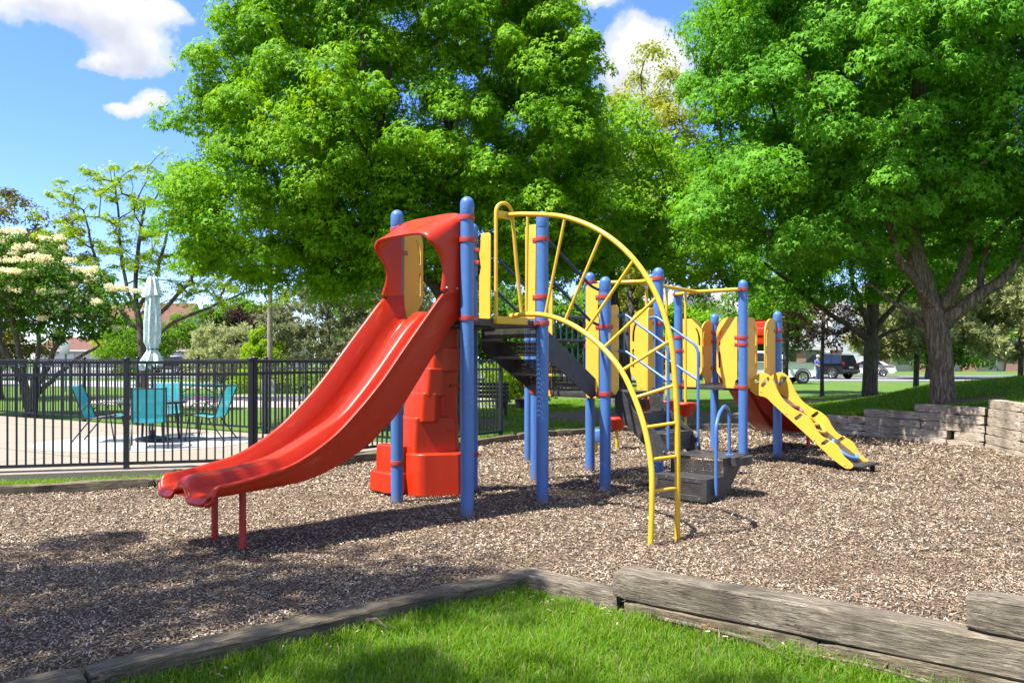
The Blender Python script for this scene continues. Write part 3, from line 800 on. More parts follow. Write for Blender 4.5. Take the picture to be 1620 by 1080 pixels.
# yellow side panels with slot holes
def arc(cx, cy, rx, ry, a0, a1, n): return [(cx + rx * math.cos(R(a0 + (a1 - a0) * k / n)), cy + ry * math.sin(R(a0 + (a1 - a0) * k / n))) for k in range(n + 1)]
def slot(x0, y0, x1, y1, wd, bend=0.0, n=8):
    """rounded slot along a slightly bent centre line"""
    L = []; Rr = []
    for k in range(n + 1):
        q = k / n; x = x0 + (x1 - x0) * q + bend * q * q * q; y = y0 + (y1 - y0) * q
        L.append((x - wd / 2, y)); Rr.append((x + wd / 2, y))
    top = arc((L[-1][0] + Rr[-1][0]) / 2, L[-1][1], wd / 2, wd / 2, 160, 20, 4); bot = arc((L[0][0] + Rr[0][0]) / 2, L[0][1], wd / 2, wd / 2, -20, -160, 4)
    return L[::1] + top + Rr[::-1] + bot
PW, PH = .33, 1.02
P_OUT = [(.035, .0), (.225, .0)] + [(.23, .10), (.24, .125), (.315, .215)] + [(.33, .25), (.33, .78)] + arc(.13, .80, .20, .22, 3, 88, 9) + [(.0, PH), (.0, .13), (.025, .11), (.035, .095)]
P_HOLES = [slot(.283, .30, .283, .51, .032), slot(.283, .63, .283, .86, .034, -.05)]
def panel(px, py, ang, z, shape=P_OUT, holes=P_HOLES, off=.085, th=.02, flip=False):
    d = Vector((math.cos(R(ang)), math.sin(R(ang)))); n = Vector((-d.y, d.x))
    fn = lambda a, b, t_: (px + d.x * (off + a) + n.x * t_, py + d.y * (off + a) + n.y * t_, z + b)
    mb = MB(); mb.plate(shape, holes, fn, th)
    for (a, b) in ((.045, .72), (.06, .03), (.17, .03)):
        for sg in (1, -1): mb.ball(fn(a, b, sg * th / 2), .009, 6, 1)
    return mb.build('side_panel', [M['yellow_sheet'], M['bolt']], PS, bevel=.004, seg=1, angle=40)
# deck 1: rock-wall side and stair side
P_SM = [(a * .78, b) for a, b in P_OUT]; H_SM = [[(.285 * .76 + (a - .285) * .8, b) for a, b in h] for h in P_HOLES]
panel(*gp(0, 1), 0, Z1 - .005, P_SM, H_SM); panel(*gp(1, 1), 180, Z1 - .005, P_SM, H_SM)
ST_OUT = [(.0, .0), (.26, .0), (.27, .02), (.27, .93)] + arc(.22, .94, .05, .05, 0, 90, 4) + [(.0, .99)]
panel(S - .0, S - .02, 270, Z1 + .03, [(.0, .0), (.16, .0), (.18, .02), (.18, .95), (.15, .98), (.03, .98), (.02, .82), (.0, .76), (.03, .6), (.0, .5)], [], off=.10)
panel(S + .0, .02, 90, Z1 + .03, [(.0, .0), (.14, .0), (.15, .02), (.15, .97), (.13, .99), (.0, .99)], [], off=.07)
# deck 2: tall stair-foot panels, step side, bridge side
TALL = [(.0, .0), (.17, .0), (.19, .02), (.19, 1.28), (.16, 1.31), (.0, 1.31), (.02, 1.0), (.0, .9)]
panel(2 * S, .0, 90, Z2 - .06, TALL, [], off=.085); panel(2 * S, S, 270, Z2 - .06, TALL, [], off=.085)
NARROW = [(.0, .0), (.13, .0), (.15, .02), (.15, 1.0), (.12, 1.03), (.03, 1.03), (.0, 1.0)]
panel(*gp(2, 0), 0, Z2 - .02, NARROW, [], off=.10); panel(*gp(3, 0), 180, Z2 - .02, NARROW, [], off=.085)
panel(*gp(3, 0), 90, Z2 - .01); panel(*gp(3, 1), 270, Z2 - .01)
# deck 3: bridge side, ramp side, back side
panel(*gp(5, 0), 90, Z2 - .03); panel(*gp(5, 1), 270, Z2 - .03)
panel(*gp(5, 0), 0, Z2 - .03); panel(*gp(6, 0), 180, Z2 - .03)
panel(*gp(6, 1), 180, Z2 - .03)
mb = MB(); fnw = lambda a, b, t_: (2 * S + a, S - .06 + t_, 1.62 + b)

# barrier of vertical tubes on the back of deck 2

br = MB(); y = S
br.tube([(2 * S + .08, y, Z2 + .93), (3 * S - .08, y, Z2 + .93)], .017, 10); br.tube([(2 * S + .08, y, Z2 + .63), (3 * S - .08, y, Z2 + .63)], .015, 10); br.tube([(2 * S + .08, y, Z2 + .05), (3 * S - .08, y, Z2 + .05)], .017, 10)
for k in range(8): br.tube([(2 * S + .13 + k * .115, y, Z2 + .05), (2 * S + .13 + k * .115, y, Z2 + .92)], .011, 8)

br.build('barrier', M['navy'], PS, angle=40)

# double slide ------------------------------------------------------
def interp(tab, x):
    if x <= tab[0][0]: return tab[0][1]
    for (a, p), (b, q) in zip(tab, tab[1:]):
        if x <= b:
            return p + (q - p) * (x - a) / (b - a)
    return tab[-1][1]
def spline_tab(tab, n=80):
    pts = smooth_path([(a, 0, b) for a, b in tab], 10); return [(p.x, p.z) for p in pts]
LIP = spline_tab([(0, 2.16), (.12, 2.15), (.25, 2.10), (.45, 1.885), (.70, 1.60), (.95, 1.31), (1.2, 1.065), (1.46, .852), (1.79, .68), (2.09, .612), (2.30, .58), (2.47, .565)])
BOT = spline_tab([(0, 1.86), (.10, 1.82), (.29, 1.58), (.52, 1.29), (.75, 1.01), (.93, .86), (1.1, .735), (1.4, .597), (1.69, .515), (2.08, .485), (2.30, .475), (2.47, .47)])
RID = spline_tab([(0, 1.93), (.10, 1.955), (.17, 1.945), (.36, 1.79), (.525, 1.605), (.75, 1.345), (.93, 1.155), (1.106, .995), (1.352, .862), (1.669, .715), (1.865, .658), (2.17, .615), (2.30, .603), (2.47, .595)])
BED = spline_tab([(0, 1.885), (.06, 1.875), (.16, 1.765), (.29, 1.605), (.52, 1.315), (.75, 1.045), (.93, .875), (1.1, .75), (1.4, .608), (1.69, .530), (2.08, .490), (2.30, .475), (2.47, .468)])
YA, YB, YC = .075, .53, .985
def slide_section(x):
    l, b, r_, d = interp(LIP, x), interp(BOT, x), interp(RID, x), interp(BED, x)
    t_ = .016
    sec = []
    sec += [(YA + .05, b), (YA + .02, b + .004), (YA + .008, b + .03)]                 # near outer bottom edge
    wl = max(l - .05, b + .05)
    sec += [(YA + .004, b + (wl - b) * .35), (YA - .002, b + (wl - b) * .42), (YA - .004, b + (wl - b) * .8), (YA - .008, wl)]
    sec += [(YA - .02, l - .028), (YA - .018, l - .008), (YA - .004, l), (YA + .012, l - .004), (YA + .024, l - .02)]   # rolled lip
    wi = YB - YA
    def chan(y0, y1, h0, h1, n=15):
        out = []
        for k in range(1, n):
            q = k / n; y = y0 + (y1 - y0) * q
            h = (h0 if q < .5 else h1); e = abs(2 * q - 1)
            out.append((y, d + (h - d) * (e ** 5.5)))
        return out
    sec += chan(YA + .03, YB - .092, l - .03, r_ - .03)
    sec += [(YB - .088, r_ - .024), (YB - .07, r_ - .008), (YB - .04, r_), (YB, r_ + .003), (YB + .04, r_), (YB + .07, r_ - .008), (YB + .088, r_ - .024)]
    sec += chan(YB + .092, YC - .03, r_ - .03, l - .03)
    m_ = [(YC - .024, l - .02), (YC - .012, l - .004), (YC + .004, l), (YC + .018, l - .008), (YC + .02, l - .028), (YC + .008, wl), (YC + .004, b + (wl - b) * .8), (YC + .002, b + (wl - b) * .42), (YC - .004, b + (wl - b) * .35), (YC - .008, b + .03), (YC - .02, b + .004), (YC - .05, b)]
    return sec + m_
rows = []
xsn = [2.40 * k / 64 for k in range(65)]
for x in xsn:
    rows.append([(-x, y, z) for y, z in slide_section(x)])
# rounded exit lobes: the rims sink and the two mouths roll down
base = slide_section(2.40); dz = interp(BED, 2.40)
for k in range(1, 9):
    a = k / 8
    r_ = []
    for (y, z) in base:
        q = abs((y - (YA + YB) / 2) / ((YB - YA) / 2 + .03)) if y < YB else abs((y - (YC + YB) / 2) / ((YC - YB) / 2 + .03))
        bul = math.sqrt(max(0, 1 - min(1, q) ** 2))
        ext = (.03 + .085 * bul) * math.sin(a * PI / 2)
        roll = 1 - math.cos(a * PI / 2)
        zz = dz - .012 + (z - dz + .012) * (1 - .34 * roll) - .022 * roll
        r_.append((-2.40 - ext, y, zz))
    rows.append(r_)
last = rows[-1]
for k in range(1, 8):                                   # thick rolled edge of the two mouths
    a = k / 7 * PI
    rows.append([(x - .016 * math.sin(a), y, z - .022 * (1 - math.cos(a))) for x, y, z in last])
mb = MB(); nsec = len(base)
mb.grid(rows)
# underside and end caps
mb.grid([[r_[-1], r_[0]] for r_ in rows[:-7]])
mb.add(rows[0], [tuple(range(nsec))])
sl = mb.build('double_slide', M['red_slide'], PS, angle=55)
for (x, y) in ((-2.10, .80), (-2.13, .27)):
    q = MB(); q.tube([(x, y, -.1), (x, y, .5)], .027, 14); q.build('leg', M['red_dark'], sl)
for y in (YA - .012, YC + .012):
    seam = MB(); seam.bar((-.02, y, 2.125), (-.27, y, 2.125), .006, .006); seam.build('seam', M['red_dark'], sl)
for x in (-.07, -.2):
    q = MB(); q.ball((x, YA - .014, 2.16), .012, 8); q.build('bolt', M['bolt'], sl)

def hood(name, x0, sg, ya, yb, z0, zt, par, mat):
    """bell-shaped slide hood: rear rim square, front rim an arch; sg = direction it bulges"""
    w_ = yb - ya; c = (ya + yb) / 2; hh = zt - z0
    rear = [(-.5, 0), (-.5, .3), (-.5, .6), (-.5, .8), (-.495, .90), (-.46, .965), (-.38, .99), (-.2, 1), (0, 1.0), (.2, 1), (.38, .99), (.46, .965), (.495, .90), (.5, .8), (.5, .6), (.5, .3), (.5, 0)]
    fr_x = [.23, .19, .225, .30, .345, .36, .36, .34, .325, .34, .36, .36, .345, .30, .225, .19, .23]
    fr = [(-.5, .02), (-.475, .25), (-.475, .42), (-.48, .54), (-.46, .62), (-.42, .68), (-.34, .715), (-.18, .735), (0, .74), (.18, .735), (.34, .715), (.42, .68), (.46, .62), (.48, .54), (.475, .42), (.475, .25), (.5, .02)]
    rows = []
    N = 7
    for k in range(N + 1):
        q = k / N
        row = []
        for (a, b), (e, g), fx in zip(rear, fr, fr_x):
            bl = q ** 1.15
            row.append((x0 + sg * fx * q, c + w_ * (a + (e - a) * bl), z0 + hh * (b + (g - b) * (q ** .9))))
        rows.append(row)
    # rolled front rim, then the inner skin back to the rear
    def inner(row, t_, dx):
        return [(x + sg * dx, c + (y - c) * (1 - t_ / (w_ / 2)), z - t_ * (1.0 if abs(y - c) < w_ * .47 else .2)) for x, y, z in row]
    rows.append(inner(rows[-1], .012, .012)); rows.append(inner(rows[N], .028, .004))
    for k in range(N, -1, -1): rows.append(inner(rows[k], .03, -.004))
    dense = []
    for row in rows:
        p = smooth_path(row, 3); dense.append(p)
    mb = MB(); mb.grid(dense); mb.grid([[r_[0] for r_ in dense[:N + 2]], [r_[0] for r_ in dense[::-1][:N + 2]]])
    return mb.build(name, mat, par, angle=60)
hood('slide_hood', -.02, -1, YA - .012, YC + .012, 2.125, 2.90, sl, M['red'])
# red lug that ties the hood to the posts
for (j, y) in ((0, .06), (1, S - .06)):
    q = MB(); q.box(-.045, -.005, y - .03, y + .03, 2.79, 2.87); q.build('hood_bracket', M['red_clamp'], sl, bevel=.006)

# small double slide on the far deck
prof = spline_tab([(0, 1.11), (.12, 1.09), (.35, .90), (.62, .66), (.95, .43), (1.3, .31), (1.6, .275), (1.95, .26)])
rows = []; 
for k in range(40):
    x = 1.9 * k / 39; d = interp(prof, x); l = d + .20 - .1 * (x / 1.9)
    sec = [(.09, d + .02), (.075, d + .06), (.07, l - .02), (.075, l), (.095, l - .005), (.11, d + .06), (.16, d), (.30, d - .005), (.44, d), (.49, d + .06), (.53, d + .09), (.58, d + .06), (.62, d), (.76, d - .005), (.90, d), (.95, d + .06), (.965, l - .005), (.985, l), (.995, l - .02), (.985, d + .06), (.97, d + .02), (.93, d - .03), (.72, d - .028), (.60, d - .03), (.575, d + .02), (.49, d + .02), (.46, d - .03), (.34, d - .028), (.13, d - .03)]
    rows.append([(6 * S + x, y, z) for y, z in sec])
mb = MB(); mb.grid(rows, closed=True); mb.add(rows[-1], [tuple(range(len(rows[0])))]); mb.add(rows[0], [tuple(range(len(rows[0])))])
s2 = mb.build('small_slide', M['red_slide'], PS, angle=45)
for (x, y) in ((8.06, .74), (7.96, .21)):
    q = MB(); q.tube([(x, y, -.1), (x, y, .27)], .03, 14); q.build('leg', M['red_dark'], s2)
hood('slide_hood', 6 * S + .03, 1, .06, 1.0, 1.35, 2.10, s2, M['red'])

q = MB(); q.box(6 * S - .01, 6 * S + .03, .075, S - .08, 1.72, 2.07); q.box(6 * S - .03, 6 * S - .01, .16, S - .16, 1.85, 1.97); q.build('hood_back', M['red'], s2, bevel=.02, seg=3)
# arch climber -------------------------------------------------------
UPR = [(.0, 2.925), (-.27, 2.90), (-.74, 2.815), (-1.17, 2.627), (-1.51, 2.355), (-1.745, 2.02), (-1.875, 1.653), (-1.915, 1.28), (-1.93, .968), (-1.93, .689), (-1.926, .424), (-1.918, -.12)]
LOW = [(-.005, 1.925), (-.237, 1.930), (-.509, 1.91), (-.775, 1.844), (-1.03, 1.733), (-1.263, 1.589), (-1.48, 1.395), (-1.635, 1.17), (-1.755, .93), (-1.833, .673), (-1.868, .422), (-1.868, -.12)]
up3 = [((.51 + .06 * k / 11) * S, y, z) for k, (y, z) in enumerate(UPR)]
lo3 = [((.555 - .285 * k / 11) * S, y, z) for k, (y, z) in enumerate(LOW)]
ac = MB(); ac.tube(smooth_path(up3, 6), .0235, 14); ac.tube(smooth_path(lo3, 6), .0235, 14)
acl = ac.build('arch_climber', M['yellow'], PS, angle=40)
for k in range(1, 11):
    q = MB(); q.tube([lo3[k], up3[k]], .0145, 10); q.build('rung', M['yellow'], acl)
q = MB(); hx0, hx1, hz = .385, .765, 2.93
arcp = [( (hx0 + hx1) / 2 - .075 + -.0 + .0 - .115 * math.cos(a) , .0, hz + .105 * math.sin(a)) for a in [PI * k / 10 for k in range(11)]]
q.tube([(hx0, 0, Z1)] + [(hx0 - .0 + (arcp[0][0] - hx0) * .9, 0, 2.4)] + arcp + [(arcp[-1][0] + (hx1 - arcp[-1][0]) * .45, 0, 2.4), (hx1, 0, Z1)], .0195, 12)
q.build('hoop', M['yellow'], acl)
q = MB(); q.box(hx0 - .03, hx1 + .03, -.045, .012, Z1 - .045, Z1 + .03); q.build('mount_plate', M['yellow'], acl, bevel=.006)
q = MB(); q.box(arcp[0][0], up3[0][0] + .05, -.012, .012, 2.88, 2.955); q.build('mount_plate', M['yellow'], acl, bevel=.006)
# stair between deck 1 and deck 2 -----------------------------------
nst = 4; rise = (Z1 - Z2) / nst; xa, xb = S + .05, 2 * S - .04; run = (xb - xa) / (nst - 0)
stair = MB()
for y in (.12, S - .12):
    ply = [(xa - .02, Z1 - .02), (xa + .06, Z1 - .02), (xb + .02, Z2 + .16), (xb + .02, Z2 - .03), (xb - .06, Z2 - .06), (xa - .02, Z1 - .29)]
    stair.plate(ply, [], lambda a, b, t_, y=y: (a, y + t_, b), .008)
sto = stair.build('stair', M['deck'], PS, bevel=.0015, seg=1)
for k in range(nst):
    x0 = xa + run * k; z = Z1 - rise * (k)
    rz_ = MB(); rz_.add([(x0, .125, z - .004), (x0, S - .125, z - .004), (x0, S - .125, z - rise + .03), (x0, .125, z - rise + .03)], [(0, 1, 2, 3)])
    rz_.build('riser', M['perf_yz'], sto, smooth=False)
    if k < nst - 0:
        tr = MB(); zt = z - rise + .002
        if k < nst - 1:
            tr.add([(x0 - .01, .125, zt), (x0 + run + .015, .125, zt), (x0 + run + .015, S - .125, zt), (x0 - .01, S - .125, zt)], [(0, 1, 2, 3)])
            t1 = tr.build('tread', M['perf_xy'], sto, smooth=False)
def handrail(pts, r=.0165, name='handrail', mat='navy', par=None):
    q = MB(); q.tube(fillet(pts, .07), r, 10); return q.build(name, M[mat], par or PS, angle=40)
for y in (.07, S - .07):
    for (z0, z1) in ((2.78, 2.28), (2.40, 1.88)):
        handrail([(S + .0, y, z0 + .01), (S + .12, y, z0), (2 * S - .16, y, z1 + .03), (2 * S - .02, y, z1)])

# transfer steps ------------------------------------------------------
ts = MB()
bx0, bx1, by0, by1 = 2.16, 2.48, -1.285, -.63
for y in (by0 + .004, by1 - .004):
    ply = [(bx0, .03), (bx0, .255), (bx1 + .02, .255), (bx1 + .02, .44), (bx1 + .5, .44), (bx1 + .42, .36), (bx1 + .1, .05), (bx1, .0), (bx0 + .05, .0)]
    ts.plate(ply, [], lambda a, b, t_, y=y: (a, y + t_, b), .007)
# solid rims around the perforated faces
ts.box(bx0 - .004, bx0 + .0, by0, by1, .21, .257); ts.box(bx0 - .004, bx0, by0, by1, .02, .075)
ts.box(bx0 - .004, bx0, by0, by0 + .06, .075, .21); ts.box(bx0 - .004, bx0, by1 - .06, by1, .075, .21)
for (y, z) in ((-.70, .045), (-.95, .045), (-1.2, .045), (-.8, .235)): ts.ball((bx0 - .006, y, z), .010, 6, 1)
tso = ts.build('transfer_steps', [M['deck'], M['bolt']], PS, bevel=.0015, seg=1)
def quad(name, pts, mat, par=tso):
    q = MB(); q.add(pts, [(0, 1, 2, 3)]); return q.build(name, M[mat], par, smooth=False)
quad('riser', [(bx0 + .002, by0 + .06, .075), (bx0 + .002, by1 - .06, .075), (bx0 + .002, by1 - .06, .21), (bx0 + .002, by0 + .06, .21)], 'perf_yz')
quad('tread', [(bx0, by0, .256), (bx1 + .02, by0, .256), (bx1 + .02, by1, .256), (bx0, by1, .256)], 'deck')
quad('riser', [(bx1 + .016, by0 + .01, .262), (bx1 + .016, by1 - .01, .262), (bx1 + .016, by1 - .01, .41), (bx1 + .016, by0 + .01, .41)], 'perf_yz')
# platform with a rounded outer end
px0, px1 = bx1, 3.06
top = [(px0, -.66), (px0, -1.285), (px0 + .14, -1.30)] + [(px0 + .32 + .19 * math.cos(R(a)), -1.30 + .13 * math.sin(R(a))) for a in range(190, 352, 16)] + [(px1 - .05, -1.28), (px1, -1.2), (px1, -.66)]
pt = MB(); pt.plate(top, [], lambda a, b, t_: (a, b, .442 + t_), .012); pt.build('platform', M['deck'], tso, bevel=.002, seg=1)
rim = MB(); n_ = len(top)
rim.grid([[(a, b, .436) for a, b in top[1:-1]], [(a, b, .36) for a, b in top[1:-1]]]); rim.build('platform_rim', M['deck'], tso, angle=50)
# upper flight towards deck 2
ux0, ux1 = 2.30, 2.98
fl = MB()
for x in (ux0, ux1):
    ply = [(-.02, Z2 - .03), (-.02, Z2 - .22), (-.62, .36), (-.72, .40), (-.72, .52), (-.60, .68), (-.30, .90), (-.08, Z2 + .06)]
    fl.plate(ply, [], lambda a, b, t_, x=x: (x + t_, a, b), .008)
for (y, z) in ((-.68, .48), (-.63, .42)): fl.ball((ux0 - .008, y, z), .012, 6, 1)
flo = fl.build('upper_flight', [M['deck'], M['bolt']], PS, bevel=.0015, seg=1)
for k, (y, z) in enumerate(((-.62, .67), (-.31, .885))):
    quad('tread', [(ux0 + .01, y, z), (ux1 - .01, y, z), (ux1 - .01, y + .325, z), (ux0 + .01, y + .325, z)], 'deck', flo)
    quad('riser', [(ux0 + .01, y, z - .004), (ux1 - .01, y, z - .004), (ux1 - .01, y, z - .205), (ux0 + .01, y, z - .205)], 'perf_xz', flo)
quad('riser', [(ux0 + .01, -.0, Z2 - .01), (ux1 - .01, -.0, Z2 - .01), (ux1 - .01, -.0, Z2 - .2), (ux0 + .01, -.0, Z2 - .2)], 'perf_xz', flo)
for x, st in ((2.345, 2.0), (2.965, 2.0)):
    handrail([(x, -.03, st - .01), (x, -.13, st), (x, -.66, 1.66), (x, -.70, 1.58), (x, -.70, .50)], .0165, 'handrail', 'blue')
    handrail([(x, -.03, 1.585), (x, -.12, 1.59), (x, -.70, 1.25)], .0165, 'handrail', 'blue')
    q = MB(); q.tube([(x, -.11, 1.585), (x, -.11, 1.99)], .0105, 8); q.build('spindle', M['blue'], PS)
handrail([(2.30, -1.31, .08), (2.30, -1.31, .80), (2.42, -1.28, .93), (2.60, -1.24, 1.0), (2.77, -1.2, .94), (2.80, -1.19, .445)], .0185, 'grab_rail', 'blue')
q = MB(); q.lathe([(.05, 0), (.05, .008), (.03, .014), (.02, .014)], (2.80, -1.19, .447), 16); q.build('grab_rail_foot', M['blue'], PS)

# pod bridge ----------------------------------------------------------
def loc(X, Y):
    dx, dy = X + .424, Y - 7.63
    c, s = math.cos(R(46)), math.sin(R(46)); return (dx * c + dy * s, -dx * s + dy * c)
J1 = (3.30 * S, .5 * S, 2.50); J2 = (4.66 * S, .5 * S, 2.455)
b_ = MB(); b_.tube([J1, J2], .027, 14)
for a, j in (((3 * S + .07, 1.0 * S, 2.5), J1), ((3 * S + .07, 0, 2.48), J1)): b_.tube(fillet([a, j, (j[0] + .15, j[1], j[2])], .08), .027, 14)
for a, j in (((5 * S - .07, 0, 2.48), J2), ((5 * S - .07, S, 2.465), J2)): b_.tube(fillet([a, j, (j[0] - .15, j[1], j[2])], .08), .027, 14)
beam = b_.build('overhead_beam', M['yellow'], PS, angle=40)
for k, (q_, zp) in enumerate(((.14, .98), (.47, .93), (.80, .88))):
    x = J1[0] + (J2[0] - J1[0]) * q_; z = 2.5 - .045 * q_
    h = MB(); h.lathe([(.034, -.012), (.034, .012)], (x, S / 2, z), 14, 0); h.bar((x, S / 2, z - .02), (x, S / 2, z - .075), .03, .04); h.build('hanger', M['bolt'], beam, bevel=.003)
    p = MB(); p.tube([(x, S / 2, z - .06), (x, S / 2, .33)], .018, 12); po = p.build('hanging_pole', M['yellow'], PS)
    g = MB(); g.lathe([(.055, zp - .19), (.075, zp - .19), (.15, zp - .05), (.16, zp - .035), (.163, zp - .01), (.155, zp), (.03, zp)], (x, S / 2, 0), 22); g.build('foot_pod', M['red'], po, angle=35)
    c_ = MB()
    for i in range(9):
        zc = .31 - i * .036
        pts = [(x + (.013 * math.cos(a) if i % 2 else 0), S / 2 + (0 if i % 2 else .013 * math.cos(a)), zc + .022 * math.sin(a)) for a in [2 * PI * u / 8 for u in range(9)]]
        c_.tube(pts, .0035, 5, caps=False)
    c_.build('chain', M['bolt'], po)

# rock climber ---------------------------------------------------------
rk = MB()
def block(poly, z0, z1, top=1.0, shift=(0, 0), m=0):
    cx = sum(p[0] for p in poly) / len(poly); cy = sum(p[1] for p in poly) / len(poly)
    tp = [(cx + (x - cx) * top + shift[0], cy + (y - cy) * top + shift[1]) for x, y in poly]
    n = len(poly)
    rk.add([(x, y, z0) for x, y in poly] + [(x, y, z1) for x, y in tp], [tuple(range(n - 1, -1, -1)), tuple(range(n, 2 * n))] + [(i, (i + 1) % n, (i + 1) % n + n, i + n) for i in range(n)])
block([(.33, 1.42), (.345, 1.19), (.42, 1.10), (.56, 1.02), (.73, .90), (.92, .93), (1.0, 1.1), (1.0, 1.75), (.7, 1.95), (.35, 1.8)], .0, .47, .97)
block([(.15, 1.45), (.20, 1.34), (.36, 1.34), (.36, 1.85), (.18, 1.8)], .03, .26, .97)
block([(.24, 1.44), (.28, 1.36), (.38, 1.36), (.38, 1.8), (.22, 1.74)], .2, .55, .96)
block([(.36, 1.36), (.38, 1.24), (.52, 1.17), (.62, 1.12), (.80, 1.04), (.90, 1.1), (.93, 1.65), (.45, 1.7)], .45, .86, .95, (.0, -.01))
block([(.40, 1.34), (.43, 1.18), (.55, 1.10), (.66, 1.13), (.80, 1.03), (.86, 1.1), (.88, 1.5), (.45, 1.55)], .80, 1.13, .93, (.0, -.02))
block([(.44, 1.28), (.47, 1.14), (.60, 1.08), (.70, 1.09), (.80, 1.02), (.85, 1.08), (.86, 1.42), (.5, 1.45)], 1.08, 1.40, .93, (.01, -.02))
block([(.5, 1.24), (.53, 1.12), (.64, 1.06), (.80, 1.0), (.85, 1.06), (.86, 1.34), (.55, 1.36)], 1.35, 1.62, .92, (.01, -.02))
block([(.5, 1.2), (.53, 1.10), (.66, 1.05), (.80, 1.02), (.84, 1.06), (.85, 1.25), (.55, 1.27)], 1.57, 1.84, .95, (.0, -.01))
rko = rk.build('rock_climber', M['red'], PS, bevel=.022, seg=3, angle=180)
rko.modifiers.new('weighted', 'WEIGHTED_NORMAL').weight = 90
for (a, b, z) in (((.72, 1.055), (.86, 1.04), 1.20), ((.70, 1.10), (.88, 1.03), .70), ((.72, 1.07), (.84, 1.03), 1.47)):
    q = MB(); q.bar((a[0], a[1], z), (b[0], b[1], z), .05, .025); q.build('hold', M['red'], rko, bevel=.01)

# climbing ramp with yellow wavy sides ---------------------------------
def ramp_side(x):
    up_ = smooth_path([(.02, 1.13, 0), (-.06, 1.24, 0), (-.20, 1.30, 0), (-.33, 1.22, 0), (-.42, 1.04, 0), (-.52, .90, 0), (-.66, .80, 0), (-.80, .74, 0), (-.90, .66, 0), (-.97, .54, 0), (-1.05, .45, 0), (-1.16, .40, 0), (-1.26, .34, 0), (-1.33, .22, 0), (-1.42, .14, 0), (-1.47, .09, 0)], 4)
    lo_ = smooth_path([(-1.44, .055, 0), (-1.36, .055, 0), (-1.2, .16, 0), (-1.0, .325, 0), (-.75, .53, 0), (-.5, .735, 0), (-.35, .86, 0), (-.24, .95, 0), (-.10, .98, 0), (.0, 1.04, 0)], 4)
    loop = [(p.x, p.y) for p in up_] + [(p.x, p.y) for p in lo_]
    def rslot(cx, cy, a, L, wd):
        c, s = math.cos(R(a)), math.sin(R(a)); pts = [(L / 2 + wd / 2 * math.cos(R(q)), wd / 2 * math.sin(R(q))) for q in range(-90, 91, 30)] + [(-L / 2 + wd / 2 * math.cos(R(q)), wd / 2 * math.sin(R(q))) for q in range(90, 271, 30)]
        pts = [(px_, py_ + .35 * (px_ * px_)) for px_, py_ in pts] if 0 else pts
        return [(cx + px_ * c - py_ * s, cy + px_ * s + py_ * c) for px_, py_ in pts]
    holes = [rslot(-.235, 1.165, -48, .13, .055), rslot(-.105, 1.165, 25, .045, .05), rslot(-.72, .70, -38, .085, .05), rslot(-1.09, .375, -38, .085, .05)]
    mb = MB(); mb.plate(loop, holes, lambda a, b, t_: (x + t_, a, b), .024)
    for (a, b) in ((-.17, 1.03), (-.55, .74), (-.95, .40), (-1.36, .095)): mb.ball((x - .013, a, b), .011, 6, 1)
    return mb.build('ramp_side', [M['yellow_sheet'], M['bolt']], PS, bevel=.004, seg=1, angle=40)
ra = ramp_side(5.55); rb_ = ramp_side(6.08)
q = MB(); dk = [(0, 1.08), (-.3, .90), (-1.42, .055), (-1.55, .045)]
q.grid([[(5.562, y, z + .03) for y, z in dk], [(6.068, y, z + .03) for y, z in dk]]); q.grid([[(5.562, y, z + .015) for y, z in dk], [(6.068, y, z + .015) for y, z in dk]])
q.box(5.54, 6.09, -1.60, -1.42, .075, .10); q.box(5.57, 5.60, -1.56, -1.5, -.05, .075); q.box(6.03, 6.06, -1.56, -1.5, -.05, .075)
rmp = q.build('ramp_bed', M['deck'], PS, bevel=.003)
def on_ramp(u, v, h): # u across 0..1, v down 0..1 -> local point raised h off the bed
    y = -.3 - 1.12 * v; z = .93 - .845 * v; return (5.562 + .506 * u, y + .6 * h * -.0, z + h)
hd = MB(); pts = [(u_, v_) for u_, v_ in ((.55, .70), (.30, .74), (.22, .82), (.30, .92), (.60, .97), (.85, .93))]
hd.tube(smooth_path([on_ramp(u_, v_, .04) for u_, v_ in pts], 6), .026, 8); hd.build('ramp_hold', M['light_blue'], rmp)
hd = MB(); lp = [(.5 + .38 * math.cos(a), .46 + .12 * math.sin(a)) for a in [2 * PI * k / 16 for k in range(17)]]
hd.tube([on_ramp(u_, v_, .04) for u_, v_ in lp], .026, 8, caps=False); hd.tube([on_ramp(.15, .46, .04), on_ramp(.85, .46, .04)], .022, 8); hd.build('ramp_hold', M['yellow_sheet'], rmp)
hd = MB(); hd.bar(on_ramp(.15, .14, .04), on_ramp(.8, .2, .04), .07, .04); hd.bar(on_ramp(.8, .2, .03), on_ramp(.8, .26, .03), .06, .04); hd.build('ramp_hold', M['pink'], rmp, bevel=.01)

# sticker on the post, red ball knob
q = MB(); q.grid([[( .0, 0, 0)]] * 0 or [[(2 * S + (PR + .0012) * math.cos(R(a)), (PR + .0012) * math.sin(R(a)), 1.66 + .13 * k) for a in range(250, 291, 8)] for k in (0, 1)]); q.build('warning_sticker', M['white'], POSTS[(2, 0)] if 0 else PS)

